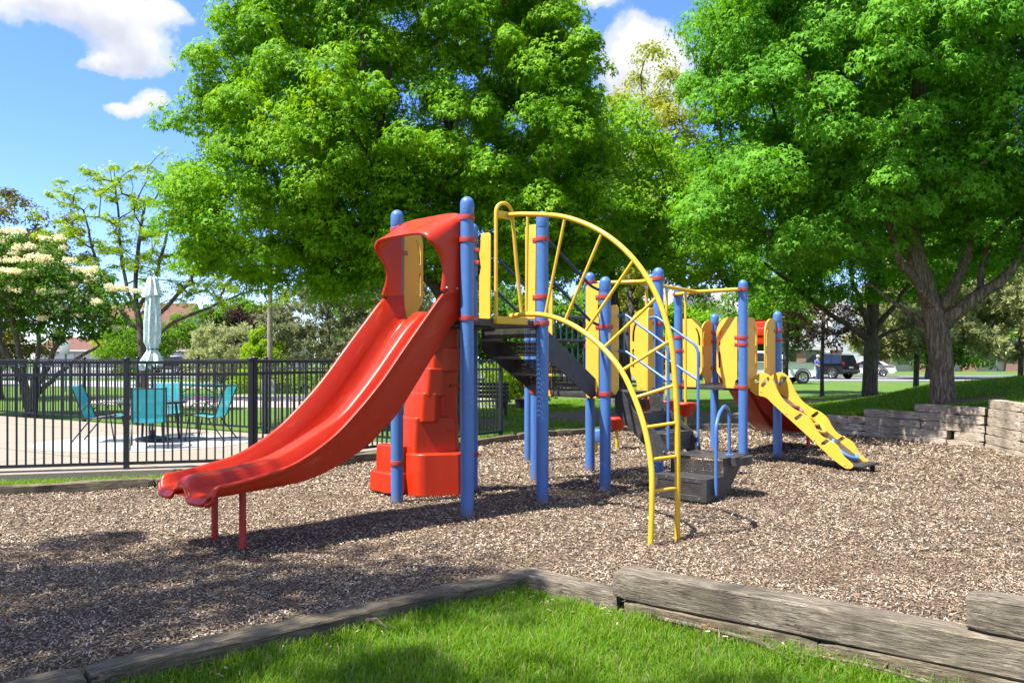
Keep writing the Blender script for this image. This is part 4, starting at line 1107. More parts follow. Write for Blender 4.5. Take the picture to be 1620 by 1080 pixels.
# separate things standing in the chips ---------------------------------
def stool(label, X, Y, top, mat, r, hh, square=False):
    o = thing('stepping_pod', label, 'stepping pod', (X, Y, 0))
    q = MB(); q.tube([(0, 0, -.1), (0, 0, top - hh + .01)], .026, 12); q.build('stem', M['yellow'], o)
    q = MB()
    if square: q.box(-r, r, -r, r, top - hh, top); q.build('seat', M[mat], o, bevel=.025, seg=3)
    else: q.lathe([(r * .45, top - hh), (r * .95, top - .05), (r, top - .035), (r, top - .01), (r * .95, top), (.01, top)], n=22); q.build('seat', M[mat], o, angle=35)
    return o
stool('red stepping pod on a yellow stem behind the tall blue posts', 975 / F_PX * 0 + (976 - 810) / F_PX * 13.3, 13.3, .53, 'red', .19, .20)
stool('light blue square stepping pod on a short yellow stem', (943 - 810) / F_PX * 13.0, 13.0, .36, 'light_blue', .12, .2, True)
o = thing('balance_post', 'freestanding light blue post with a domed top behind the stair', 'post', (.23, 11.75, 0))
q = MB(); q.lathe([(.05, -.1), (.05, 2.12)] + [(.05 * math.cos(R(a)), 2.12 + .055 * math.sin(R(a))) for a in (20, 40, 60, 80)] + [(1e-6, 2.176)], n=20); q.build('pole', M['blue'], o, angle=30)
q = MB(); q.lathe([(.052, 1.10), (.062, 1.10), (.062, 1.15), (.052, 1.15)], n=18); q.build('clamp', M['red_clamp'], o)
# ------------------------------------------------------------------ trees
def unit(a): return a / (np.linalg.norm(a, axis=-1, keepdims=True) + 1e-9)

def leaf_mesh(name, C, N, T, size, mat, parent, lobes=3, fold=.18):
    """leaves at C with normal N and tip direction T. lobes=3: maple-like, 1: folded oval"""
    n = len(C)
    N = unit(N); T = unit(T - N * (T * N).sum(1, keepdims=True)); B = np.cross(N, T)
    s = size[:, None]
    if lobes == 3:
        def P(t_, b_, h): return C + T * (t_ * s) + B * (b_ * s) + N * (h * s)
        V = np.stack([P(-.25, 0, 0), P(.10, -.16, .02), P(.62, 0, -fold), P(.10, .16, .02), P(-.12, -.24, .02), P(.28, -.55, -fold), P(-.12, .24, .02), P(.28, .55, -fold), P(.02, 0, .05)], 1)
        q = np.array([[8, 1, 2, 3], [8, 4, 5, 1], [8, 3, 7, 6]])
        k = 9
    else:
        def P(t_, b_, h): return C + T * (t_ * s) + B * (b_ * s) + N * (h * s)
        V = np.stack([P(-.5, 0, 0), P(0, -.28, fold), P(.5, 0, -.05), P(0, .28, fold), P(-.03, 0, -.02)], 1)
        q = np.array([[0, 4, 2, 1], [0, 3, 2, 4]]); k = 5
        V = V
    F = (np.arange(n)[:, None, None] * k + q[None]).reshape(-1, 4)
    return np_mesh(name, V.reshape(-1, 3), F, mat, parent)

def sample_clumps(rg, ells, n, dmin, shell=.55, cut=None):
    """clump centres inside a union of ellipsoids, kept apart"""
    out = []; tries = 0
    vol = np.array([e[1][0] * e[1][1] * e[1][2] for e in ells]); pr = vol / vol.sum()
    while len(out) < n and tries < n * 60:
        tries += 1
        c, r = ells[rg.choice(len(ells), p=pr)][:2]
        d = rg.normal(size=3); d /= np.linalg.norm(d)
        q = rg.uniform(shell ** 3, 1) ** (1 / 3)
        p = np.array(c) + d * np.array(r) * q
        if cut is not None and not cut(p): continue
        if out:
            o = np.array(out)
            if (((o - p) ** 2).sum(1) < dmin * dmin).any(): continue
        out.append(p)
    return np.array(out)

def skeleton(rg, trunk, tips, r0, rtip, sag=.12, zbias=.6, limbs=()):
    """grow branches from the trunk polyline to every tip, nearest tips first. Returns nodes, parents, radii"""
    tr = smooth_path(trunk, 6)
    nodes = [np.array(p) for p in tr]; par = [-1] + list(range(len(tr) - 1)); fixed = len(nodes)
    order = np.argsort(np.linalg.norm(tips - np.array(trunk[-1]) * .5 - np.array(trunk[len(trunk) // 2]) * .5, axis=1))
    first = max(2, int(fixed * .34))
    lr = {}
    for (pl, ra, rb) in limbs:
        sp = [np.array(p) for p in smooth_path(pl, 6)]
        A = np.array(nodes); prev = int(np.argmin(np.linalg.norm(A - sp[0], axis=1)))
        for k, p in enumerate(sp):
            nodes.append(p + rg.normal(size=3) * .015); par.append(prev); prev = len(nodes) - 1; lr[prev] = ra + (rb - ra) * k / len(sp)
    ends = []
    for i in order:
        t_ = tips[i]
        A = np.array(nodes)
        d = np.linalg.norm(A - t_, axis=1) + zbias * np.maximum(0, A[:, 2] - t_[2] + .2) 
        d[:first] += 50
        j = int(np.argmin(d)); a = nodes[j]
        L = np.linalg.norm(t_ - a); k = max(2, int(L / .42))
        mid = (a + t_) / 2 + np.array([0, 0, sag * L]) + rg.normal(size=3) * .08 * L
        prev = j
        for u in range(1, k + 1):
            q = u / k; p = a * (1 - q) ** 2 + mid * 2 * q * (1 - q) + t_ * q * q
            if u < k: p = p + rg.normal(size=3) * .025
            nodes.append(p); par.append(prev); prev = len(nodes) - 1
        ends.append(prev)
    n = len(nodes); e = 2.35
    acc = np.zeros(n)
    for x in ends: acc[x] += rtip ** e
    for i in range(n - 1, 0, -1):
        acc[par[i]] += acc[i]
    rad = acc ** (1 / e)
    rad = np.maximum(rad, rtip * .8)
    sc = r0 / rad[0]
    w = np.clip((rad - rtip) / (rad[0] - rtip), 0, 1)
    rad = rad * (1 + (sc - 1) * w)
    for k, v in lr.items(): rad[k] = max(rad[k] * .9, v)
    for i, p in enumerate(par):
        if p >= 0: rad[i] = min(rad[i], rad[p] * 1.05)
    return nodes, par, rad

def branch_mb(nodes, par, rad, rmin, flare=1.5, sides=14):
    ch = {}
    for i, p in enumerate(par): ch.setdefault(p, []).append(i)
    mb = MB(); stack = [(0, None)]
    while stack:
        i, fr = stack.pop()
        pts = [nodes[fr]] if fr is not None else []; rr = [min(rad[fr], rad[i] * 1.25)] if fr is not None else []
        while True:
            pts.append(nodes[i]); rr.append(rad[i])
            c = sorted(ch.get(i, []), key=lambda x: -rad[x])
            for x in c[1:]:
                if rad[x] > rmin: stack.append((x, i))
            if not c or rad[c[0]] <= rmin: break
            i = c[0]
        if len(pts) > 1:
            if fr is None:
                rr = [r_ * (1 + (flare - 1) * math.exp(-k / 1.3)) for k, r_ in enumerate(rr)]
            big = rr[0]
            mb.tube(pts, rr, sides if big > .1 else (8 if big > .03 else 5), caps=True)
    return mb

def make_tree(name, label, cat, base, trunk, r0, ells, n_cl, dmin, cl_r, n_leaf, size, leaf, barkm, seed, group=None, lobes=3, flat_=.62, droop=.3, rtip=.012, rmin=.011, shell=.5, cut=None, dens_in=.35, twig=True, upb=.62, flowers=None, parts=('trunk', 'crown'), limbs=(), sides=14, zbias=.6, back=.9, ybk=1.2):
    rg = np.random.default_rng(seed)
    o = thing(name, label, cat, base, 0, group)
    tips = sample_clumps(rg, ells, n_cl, dmin, shell, cut)
    nodes, par, rad = skeleton(rg, trunk, tips, r0, rtip, zbias=zbias, limbs=limbs)
    branch_mb(nodes, par, rad, rmin, sides=sides).build(parts[0], barkm, o, angle=70)
    # leaves: each clump a drooping dome, brighter outside, open below
    m = len(tips); per = np.maximum(8, (n_leaf / m * rg.uniform(.6, 1.4, m) * np.where(tips[:, 1] > ybk, back, 1.15))).astype(int)
    idx = np.repeat(np.arange(m), per); n = len(idx)
    R_ = cl_r * rg.uniform(.7, 1.3, m)
    sq = rg.uniform(.75, 1.3, (m, 2))
    d = rg.normal(size=(n, 3)); d[:, 2] = np.where(d[:, 2] < 0, d[:, 2] * .55, d[:, 2]); d = unit(d)
    q = np.where(rg.uniform(size=n) < dens_in, rg.uniform(.2, 1, n), rg.uniform(.75, 1.08, n))
    # sub-tufts give each clump a ragged outline
    tuft = rg.normal(size=(m, 7, 3)); tuft = unit(tuft)
    al = (d[:, None, :] * tuft[idx]).sum(2).max(1); q = q * (.62 + .5 * np.clip(al, 0, 1) ** 2)
    off = d * (q * R_[idx])[:, None]
    off[:, 0] *= sq[idx, 0]; off[:, 1] *= sq[idx, 1]
    hr = np.hypot(off[:, 0], off[:, 1])
    off[:, 2] = off[:, 2] * flat_ - droop * hr ** 2 / R_[idx]
    C = tips[idx] + off
    N = unit(d * np.array([.85, .85, .45]) + np.array([-.36, -.20, upb + .1]) + rg.normal(size=(n, 3)) * .38)
    T = unit(np.column_stack([d[:, 0], d[:, 1], -.55 * np.ones(n)]) + rg.normal(size=(n, 3)) * .5)
    s = size * rg.uniform(.5, 1.4, n)
    leaf_mesh(parts[1], C, N, T, s, M[leaf], o, lobes)
    if flowers:
        kf, nf, rf = flowers
        hz = tips[:, 2] - tips[:, 1] * .4; pw = np.exp((hz - hz.mean()) * .55); pick = rg.choice(m, kf, p=pw / pw.sum()); 
        cc = tips[pick] + np.column_stack([rg.normal(0, .26, len(pick)), rg.normal(0, .2, len(pick)) - cl_r * .35, R_[pick] * flat_ * .8])
        ii = np.repeat(np.arange(len(pick)), nf); nn = len(ii)
        dd = unit(rg.normal(size=(nn, 3))) * rg.uniform(.3, 1, nn)[:, None] * rf * np.array([1.3, 1.3, .7])
        leaf_mesh('blossom', cc[ii] + dd, unit(dd + np.array([0, 0, .05])), rg.normal(size=(nn, 3)), .075 * rg.uniform(.6, 1.2, nn), M['flower'], o, 1)
    return o

# big maple behind the slide
E_ = lambda *a: a
make_tree('maple_tree', 'big bright green maple behind the slide with a wide dense crown', 'tree', (-1.48, 19.2, LAWN),
          [(0, 0, -.1), (.05, 0, 1.2), (-.05, 0, 2.6), (-.2, .1, 4.2), (-.1, 0, 6.2), (.1, 0, 8.6)], .30,
          [((-1.0, 0, 7.6), (4.9, 4.4, 4.2)), ((2.2, -.2, 6.6), (3.5, 3.4, 3.3)), ((-3.3, -.3, 5.6), (3.6, 3.2, 2.6)), ((-.2, 0, 10.3), (4.4, 3.8, 2.7)), ((-.6, -.6, 4.6), (4.2, 2.6, 1.3))],
          640, .42, .58, 240000, .134, 'leaf_maple', M['bark_dark'], 31, group=None, shell=.62, limbs=[([(-.1, -.1, 3.0), (-.9, -.9, 3.75), (-1.97, -1.6, 4.5), (-3.2, -2.2, 5.2), (-4.2, -2.6, 5.75)], .10, .03), ([(.0, 0, 2.6), (.7, -.4, 3.6), (1.5, -.9, 4.7), (2.2, -1.1, 6)], .10, .03), ([(-.1, 0, 2.8), (-.9, .3, 4.2), (-1.4, .2, 6)], .11, .03)], cut=lambda p: p[2] > 2.9 + .10 * abs(p[0]) and p[0] > -6.6 and p[0] < 4.2 - max(0, p[2] - 6.5) * .6)
# maple in front of the bank
make_tree('maple_tree', 'large maple with a pale forked trunk standing above the timber retaining wall', 'tree', (8.42, 15.75, .5),
          [(0, 0, -.2), (-.03, 0, .6), (-.08, 0, 1.2), (-.16, .02, 1.8), (-.33, .05, 2.4), (-.52, .1, 3.1), (-.64, .1, 4.2), (-.5, 0, 6), (-.4, 0, 8)], .215,
          [((-.5, .3, 7.2), (4.6, 4.2, 4.0)), ((-3.2, .2, 6.2), (2.9, 2.8, 3.2)), ((2.8, -.5, 5.6), (3.6, 3.4, 3.0)), ((-.5, 0, 9.8), (4.4, 4, 2.6)), ((-2.6, -.6, 4.1), (2.7, 2.2, 1.2)), ((1.6, -1.6, 3.6), (1.9, 1.3, .9))],
          640, .42, .57, 240000, .130, 'leaf_maple_b', M['bark'], 32, shell=.6, limbs=[([(-.06, -.02, 1.6), (.12, -.15, 1.85), (.42, -.3, 2.15), (.86, -.45, 2.5), (1.21, -.5, 3.0), (1.45, -.5, 3.86), (1.6, -.5, 4.8)], .15, .05), ([(-.1, 0, 1.9), (.15, -.1, 2.4), (.36, -.1, 2.9), (.47, -.1, 3.6), (.53, 0, 4.8)], .13, .04), ([(-.2, 0, 1.9), (-.5, -.25, 2.25), (-.85, -.4, 2.6), (-1.15, -.5, 2.95), (-1.3, -.5, 3.5)], .075, .03), ([(.5, -.32, 2.2), (.7, -.1, 2.8), (1.0, .0, 3.4), (1.9, .2, 4.2)], .07, .03), ([(-.1, .1, 1.5), (-.7, .2, 2.0), (-1.5, .1, 2.5)], .05, .02)], cut=lambda p: p[0] > (-4.6 if p[2] > 4 else -6) and p[2] > (2.35 if p[0] < -1.3 else 3.1 - .1 * p[0]) + .04 * abs(p[0]) and not (p[0] > -1.2 and p[1] < -.8 and p[2] < 3.9 and p[0] < 1.2))
make_tree('maple_tree', 'dark trunked maple farther back between the pale maple and the parked cars', 'tree', (11.5, 26.0, LAWN + .1),
          [(0, 0, -.2), (.05, 0, 1.2), (.1, 0, 2.4), (.15, 0, 3.6), (.3, .1, 5.2), (.2, 0, 8)], .225,
          [((-.5, 0, 7.2), (5.6, 4.5, 4.0)), ((-3.8, -.4, 5.2), (3.2, 2.6, 1.9)), ((0, 0, 10), (4.4, 4, 3)), ((3, 0, 5.6), (3.4, 3, 2))],
          330, .6, .72, 90000, .165, 'leaf_maple_b', M['bark_dark'], 33, shell=.5, lobes=3, limbs=[([(.1, 0, 2.0), (-.25, -.1, 2.2), (-.8, -.3, 2.5), (-1.63, -.5, 3.0), (-2.75, -.7, 3.8), (-3.6, -.8, 4.4)], .12, .04), ([(.1, 0, 2.1), (.3, -.1, 2.6), (.7, -.2, 3.1), (1.2, -.3, 3.9)], .12, .05), ([(.1, 0, 2.0), (-.2, -.1, 2.8), (-.6, -.2, 3.8)], .10, .04), ([(.1, 0, 2.0), (.6, -.1, 2.3), (1.3, -.2, 2.55), (2.2, -.2, 3.1)], .07, .03)], cut=lambda p: p[2] > 2.9 + .03 * abs(p[0]))
# street-side trees and fillers behind
make_tree('locust_tree', 'tall yellow green locust with feathery leaves showing between the two big maples', 'tree', (3.6, 27.0, LAWN),
          [(0, 0, -.1), (.3, 0, 2.4), (.6, 0, 5), (.9, 0, 8), (.7, 0, 11)], .22,
          [((.9, 0, 8.0), (2.0, 2.0, 4.4)), ((1.2, 0, 5.6), (2.6, 2.2, 2.4))], 110, .6, .62, 30000, .12, 'leaf_locust', M['bark_dark'], 34, lobes=1, shell=.2, rmin=.012, droop=.5, dens_in=.7)
make_tree('maple_tree', 'leafy tree with several dark leaning stems behind the deck stair', 'tree', (3.2, 22.4, LAWN),
          [(0, 0, -.1), (-.1, 0, 1.2), (-.4, 0, 3.0), (-.6, 0, 4.8), (-.6, 0, 7)], .19,
          [((-.7, 0, 6.2), (2.6, 2.4, 2.6)), ((1.2, 0, 5.2), (1.9, 1.8, 1.6)), ((-1.0, 0, 5.0), (2.4, 1.8, 1.0))], 110, .62, .66, 24000, .16, 'leaf_maple', M['bark_dark'], 35, shell=.35)
make_tree('open_tree', 'tree with thin open foliage and many bare upright limbs beyond the closed umbrella', 'tree', (-13.6, 29.8, LAWN),
          [(0, 0, -.1), (-.02, 0, 1.6), (-.15, 0, 2.8), (-.3, 0, 4.0), (-.2, 0, 5.6), (.1, 0, 7.6)], .165,
          [((-1.7, 0, 6.6), (2.2, 2.0, 2.3)), ((2.4, 0, 5.3), (2.5, 2.2, 1.9)), ((0, 0, 7.6), (1.9, 1.8, 1.9)), ((3.9, 0, 4.3), (1.7, 1.6, 1.2)), ((.3, .4, 5), (2.6, 1.8, 1.6))],
          230, .46, .36, 17000, .125, 'leaf_light', M['bark_dark'], 36, lobes=3, shell=.25, rtip=.0135, rmin=.0105, droop=.2, dens_in=.7, back=.8, limbs=[([(-.1, 0, 2.5), (-.9, 0, 3.4), (-1.7, 0, 5), (-2.2, 0, 7)], .09, .03), ([(-.2, 0, 3.0), (-.8, .2, 4.6), (-1.0, .2, 6.4), (-1.1, .1, 8.2)], .08, .025), ([(-.1, 0, 2.4), (.7, 0, 3.3), (1.7, 0, 4.4), (2.6, 0, 6)], .10, .03), ([(-.2, 0, 3.4), (.5, -.1, 4.6), (.9, 0, 6.4), (1.1, 0, 8)], .08, .025), ([(0, 0, 2.0), (1.2, -.1, 2.9), (2.6, 0, 3.5), (4, 0, 4.1)], .08, .03)])
make_tree('lilac_tree', 'blossoming lilac tree with cream flower heads and several bent grey stems', 'tree', (-12.9, 21.6, LAWN),
          [(0, 0, -.1), (-.1, 0, .8), (-.3, 0, 1.8), (-.5, 0, 2.8), (-.6, 0, 3.8)], .15,
          [((-.2, 0, 3.5), (2.1, 1.7, 1.25)), ((1.3, -.2, 3.0), (1.2, 1.3, 1.0)), ((-1.7, 0, 3.9), (1.7, 1.6, 1.2))],
          165, .38, .40, 24000, .10, 'leaf_dark', M['bark_tan'], 37, lobes=1, shell=.45, flowers=(330, 60, .125), rtip=.014, rmin=.012, limbs=[([(0, 0, .1), (.3, -.1, .9), (.7, -.1, 1.7), (1.0, 0, 2.6), (1.2, 0, 3.6)], .10, .03), ([(.0, 0, .1), (-.4, .1, 1.2), (-1.0, 0, 2.2), (-1.6, 0, 3.3)], .10, .03), ([(.2, 0, .6), (1.0, -.1, 1.3), (1.9, -.1, 1.9)], .07, .03), ([(0, 0, .2), (.1, .1, 1.2), (.2, .1, 2.4), (.1, 0, 3.6)], .09, .03)], cut=lambda p: p[2] > 1.9 + .25 * max(0, -p[0]))
make_tree('olive_tree', 'tall olive brown tree rising behind the cream blossoms', 'tree', (-19.5, 30.5, LAWN),
          [(0, 0, -.1), (0, 0, 2), (.1, 0, 4.5), (0, 0, 6.5)], .2, [((0, 0, 5.6), (3.2, 2.6, 2.2))], 80, .6, .62, 18000, .13, 'leaf_olive', M['bark_dark'], 38, lobes=1, shell=.3, dens_in=.7)
make_tree('young_tree', 'slim young tree with sparse rusty dark leaves in front of the black car', 'tree', (12.1, 31.5, LAWN),
          [(0, 0, -.1), (0, 0, 1.5), (.05, 0, 3), (.0, 0, 4.6)], .07, [((0, 0, 3.2), (2.0, 1.6, 1.3))], 60, .4, .42, 3400, .12, 'leaf_rust', M['bark_dark'], 39, lobes=1, shell=.15, dens_in=.9, cut=lambda p: p[2] > 1.9)
make_tree('young_tree', 'thin trunked green tree beside the cab of the white truck', 'tree', (12.2, 36.0, LAWN),
          [(0, 0, -.1), (0, 0, 1.5), (.05, 0, 3), (.0, 0, 5)], .12, [((0, 0, 5.2), (2.6, 2.2, 2.0))], 70, .55, .6, 12000, .16, 'leaf_maple', M['bark_dark'], 40, shell=.3)

def shrub(name, label, cat, base, ells, n_cl, cl_r, n_leaf, size, leaf, seed, group=None, trunk_h=1.0, r0=.06, lobes=1, flat_=.8, droop=.1, upb=.5, dmin=.3):
    return make_tree(name, label, cat, base, [(0, 0, -.1), (0, 0, trunk_h * .4), (.02, 0, trunk_h)], r0, ells, n_cl, dmin, cl_r, n_leaf, size, leaf, M['bark_dark'], seed, group, lobes, flat_, droop, .01, .02, .3, None, .35, True, upb, None, ('stem', 'foliage'), sides=8)

# conifers: needle tufts pointing outwards
def pine(label, base, ells, n_cl, cl_r, n_leaf, leaf, seed, h, group='pines near the car park', size=.26):
    rg = np.random.default_rng(seed)
    o = thing('pine_tree', label, 'pine tree', base, 0, group)
    tips = sample_clumps(rg, ells, n_cl, cl_r * .75, .45)
    nodes, par, rad = skeleton(rg, [(0, 0, -.1), (.05, 0, h * .35), (0, 0, h * .7), (0, 0, h)], tips, .1, .014, .02)
    branch_mb(nodes, par, rad, .02, sides=10).build('trunk', M['bark_dark'], o, angle=70)
    m = len(tips); tpc = 14
    # every clump carries bottle-brush twigs of needles
    ti = np.repeat(np.arange(m), tpc); tw = unit(rg.normal(size=(m * tpc, 3)) * np.array([1, 1, .5]) + np.array([0, 0, .35]))
    tc_ = tips[ti] + tw * (cl_r * rg.uniform(.2, 1.0, m * tpc))[:, None]
    per = max(6, int(n_leaf / len(ti)))
    ii = np.repeat(np.arange(len(ti)), per); n = len(ii)
    C = tc_[ii] + tw[ii] * (rg.uniform(-.1, .28, n) * cl_r)[:, None] + rg.normal(size=(n, 3)) * .03
    T = unit(tw[ii] * .8 + rg.normal(size=(n, 3)) * .75)
    N = unit(rg.normal(size=(n, 3)) + np.array([0, 0, .6]))
    N = unit(N - T * (N * T).sum(1, keepdims=True)); B = np.cross(N, T)
    s = (size * rg.uniform(.6, 1.2, n))[:, None]; wd = .11
    V = np.stack([C - B * s * wd, C + T * s * .5 - B * s * wd * 1.1, C + T * s, C + T * s * .5 + B * s * wd * 1.1, ], 1)
    np_mesh('crown', V.reshape(-1, 3), np.arange(n * 4).reshape(-1, 4), M[leaf], o)
    return o
pine('broad grey green pine between the lamp pole and the slide', (-9.6, 42, LAWN), [((0, 0, 3.2), (3.3, 2.6, 2.4)), ((1.8, 0, 4.8), (2.6, 2.2, 2.0)), ((-1.4, 0, 2.0), (2.2, 2, 1.3))], 90, .62, 34000, 'needle', 51, 6)
pine('taller grey green pine rising directly behind the slide chute', (-6.2, 40, LAWN), [((0, 0, 4.6), (2.6, 2.4, 2.8)), ((.6, 0, 2.4), (2.6, 2, 1.6))], 80, .62, 28000, 'needle', 52, 7)
pine('small pale pine left of the lamp pole', (-15.6, 44, LAWN), [((0, 0, 1.9), (1.8, 1.6, 1.4)), ((-.6, 0, 1.2), (1.9, 1.6, 1.0))], 50, .5, 15000, 'needle_b', 53, 3)
pine('pale feathery pine filling the gap between the two maple trunks', (16.5, 33, LAWN), [((-.3, -.3, 2.5), (2.5, 2.3, 1.1)), ((.1, 0, 4.0), (2.2, 1.9, 1.2)), ((.3, 0, 5.6), (1.6, 1.5, 1.4))], 95, .5, 48000, 'needle_b', 54, 6)
pine('pale feathery pine at the far right beyond the grassy bank', (21.4, 34, LAWN), [((0, -.3, 2.7), (3.4, 2.7, 1.1)), ((.2, 0, 4.3), (3.0, 2.3, 1.3)), ((.5, 0, 6.0), (2.2, 1.8, 1.5)), ((.5, 0, 7.6), (1.2, 1.2, 1.2))], 120, .55, 60000, 'needle_b', 55, 7)

shrub('shrub', 'bright yellow green shrub at the foot of the lamp pole', 'shrub', (-12.4, 40, LAWN), [((0, 0, 1.5), (.9, .8, 1.6))], 40, .4, 9000, .13, 'leaf_light', 61, trunk_h=2)
shrub('hedge_shrub', 'low green hedge bush behind the fence beside the slide', 'shrub', (-9.5, 36.5, LAWN), [((-1.5, 0, .55), (2.2, .7, .6)), ((1.5, 0, .6), (2.2, .7, .6))], 60, .4, 12000, .10, 'leaf_light', 62, trunk_h=.6)
shrub('purple_tree', 'dark purple leaved tree left of the lamp pole', 'tree', (-16.6, 49, LAWN), [((0, 0, 3.2), (1.9, 1.8, 1.8)), ((.6, 0, 1.9), (1.2, 1.2, 1.2))], 60, .6, 11000, .17, 'leaf_purple', 63, trunk_h=4.5, r0=.2)
shrub('shrub', 'rounded light green shrub with small flowers above the dark planters', 'shrub', (.25, 26.0, LAWN), [((-.3, 0, .95), (.9, .8, .75)), ((.6, .2, .8), (.8, .8, .6))], 50, .36, 13000, .085, 'leaf_light', 64, trunk_h=.9)
shrub('small_tree', 'small dark leafy tree beside the brown roofed house', 'tree', (-21.5, 47, LAWN), [((0, 0, 2.6), (2.3, 2, 1.5)), ((1.6, 0, 2.9), (1.5, 1.5, 1.2))], 60, .6, 12000, .15, 'leaf_plain', 65, trunk_h=3, r0=.12)
shrub('small_tree', 'small leafy tree right of the closed umbrella', 'tree', (-18.0, 50, LAWN), [((0, 0, 3.0), (2.2, 2, 1.8))], 60, .6, 12000, .15, 'leaf_plain', 66, trunk_h=3, r0=.12)
shrub('small_tree', 'light green tree in front of the brown roofed house', 'tree', (-29.5, 62, LAWN), [((0, 0, 2.6), (2.4, 2, 2.4))], 50, .7, 9000, .18, 'leaf_light', 67, trunk_h=3, r0=.12)

# trees farther off that close the view
BG = [(-7.0, 58, 3.4, 6.2, 'leaf_plain', 'dense green tree far behind the slide, nearest the pines'), (-1.5, 50, 3.6, 6.6, 'leaf_dark', 'dark tree far behind the maple trunk'), (2.6, 46, 3.2, 5.4, 'leaf_plain', 'mid green tree far behind the arch climber'),
      (6.6, 54, 3.2, 6.8, 'leaf_dark', 'dark far tree seen through the pod bridge posts'), (9.6, 47, 2.6, 4.8, 'leaf_maple', 'fresh green tree in front of the grey gable'), (19.5, 66, 4.2, 9.5, 'leaf_plain', 'tall tree behind the white truck'), (31, 60, 4.0, 8.0, 'leaf_plain', 'tall tree behind the sedan'),
      (-24, 74, 4.0, 7.0, 'leaf_plain', 'far tree beside the brown roof gable'), (-40, 60, 4.5, 6.5, 'leaf_olive', 'far olive tree at the left edge behind the blossoms'), (-33, 46, 3.0, 4.0, 'leaf_dark', 'dark far tree low behind the blossoming stems'), (33, 62, 5.0, 9.0, 'leaf_plain', 'tall far tree behind the pale pine'), (-19.5, 58, 3.0, 5.2, 'leaf_plain', 'rounded green tree between the small pine and the garages'), (-11.5, 66, 3.6, 6.8, 'leaf_plain', 'rounded green tree behind the lamp pole'), (-14, 92, 5.0, 7.5, 'leaf_dark', 'far dark tree above the garage roofs')]
for k, (x, y, r_, h, lf, lab) in enumerate(BG):
    make_tree('leafy_tree', lab, 'tree', (x, y, LAWN), [(0, 0, -.1), (.1, 0, h * .25), (0, 0, h * .5), (0, 0, h * .8)], .18 + .01 * h,
              [((0, 0, h * .62), (r_, r_ * .9, h * .40)), ((r_ * .3, 0, h * .42), (r_ * .85, r_ * .8, h * .28))], 70, r_ * .22, r_ * .24, 13000, .2 + y * .0014, lf, M['bark_dark'], 80 + k, 'trees beyond the street', lobes=1, shell=.45, rmin=.03, sides=9)

# the tree just outside the photograph whose shade falls across the near left corner
make_tree('shade_tree', 'tall leafy tree beside the play area whose dappled shade falls on the near chips', 'tree', (-7.4, 1.2, LAWN),
          [(0, 0, -.1), (.1, 0, 2), (.1, 0, 4), (.3, .2, 6.5), (.4, .3, 9)], .3,
          [((.9, 1.6, 8.2), (2.7, 2.3, 1.5)), ((3.2, -.4, 8.6), (1.6, 1.3, 1.0)), ((-1.4, 0, 8), (2.4, 2.4, 1.6)), ((2.4, 1.0, 7.6), (1.0, .9, .6))], 92, .6, .56, 17000, .16, 'leaf_maple', M['bark'], 91, shell=.2)
# ------------------------------------------------------------------ pool fence
def PXX(px, Y): return (px - 810) / F_PX * Y
def fence(name, label, pts, spacing, zb, ht=1.34, group='black metal fences round the pool', first=True, last=True, pick=.105):
    """flat-topped metal picket fence: posts, two top rails, bottom rail, pickets (each panel one mesh)"""
    o = thing(name, label, 'fence', (pts[0][0], pts[0][1], zb), 0, group)
    ox, oy = pts[0]
    for si, (a, b) in enumerate(zip(pts, pts[1:])):
        a = Vector(a); b = Vector(b); L = (b - a).length; n = max(1, round(L / spacing)); d = (b - a) / L
        for k in range(n + 1):
            if k == 0 and si > 0: continue
            if k == 0 and not first: continue
            if k == n and si == len(pts) - 2 and not last: continue
            p = a + d * (L * k / n)
            q = MB(); w_ = .032
            q.box(-w_, w_, -w_, w_, -.25, ht + .02); q.box(-w_ - .006, w_ + .006, -w_ - .006, w_ + .006, ht + .02, ht + .035)
            q.lathe([(w_ * 1.2, 0), (w_ * .9, .012), (.001, .018)], (0, 0, ht + .035), 4)
            q.build('post', M['black_metal'], o, bevel=.003, seg=1, loc=(p.x - ox, p.y - oy, 0), rz=math.atan2(d.y, d.x))
        for k in range(n):
            p0 = a + d * (L * k / n); l = L / n
            q = MB()
            for z in (.065, ht - .175, ht - .02): q.box(.03, l - .03, -.016, .016, z - .019, z + .019)
            m_ = int((l - .06) / pick)
            for i in range(1, m_ + 1):
                x = .03 + (l - .06) * i / (m_ + 1)
                q.box(x - .0095, x + .0095, -.0095, .0095, .084, ht - .039)
            q.build('panel', M['black_metal'], o, smooth=False, loc=(p0.x - ox, p0.y - oy, 0), rz=math.atan2(d.y, d.x))
    return o
FZ = .10
fence('pool_fence', 'near run of black picket fence between the pool deck and the play area', [(-8.0, 9.53), (-4.92, 10.30), (-3.45, 10.66)], 1.54, FZ, 1.37)
fence('pool_fence', 'black picket fence running back from the slide to a free post near the bench', [(-3.42, 10.72), (-1.40, 13.42), (-.21, 15.02)], 1.75, FZ - .02, 1.40)
fence('pool_fence', 'far run of black picket fence along the lawn side of the pool deck', [(-17.5, 23.4), (-11.9, 20.2), (-4.85, 15.9), (-1.45, 13.5)], 2.0, FZ - .03, 1.42, last=False, pick=.12)

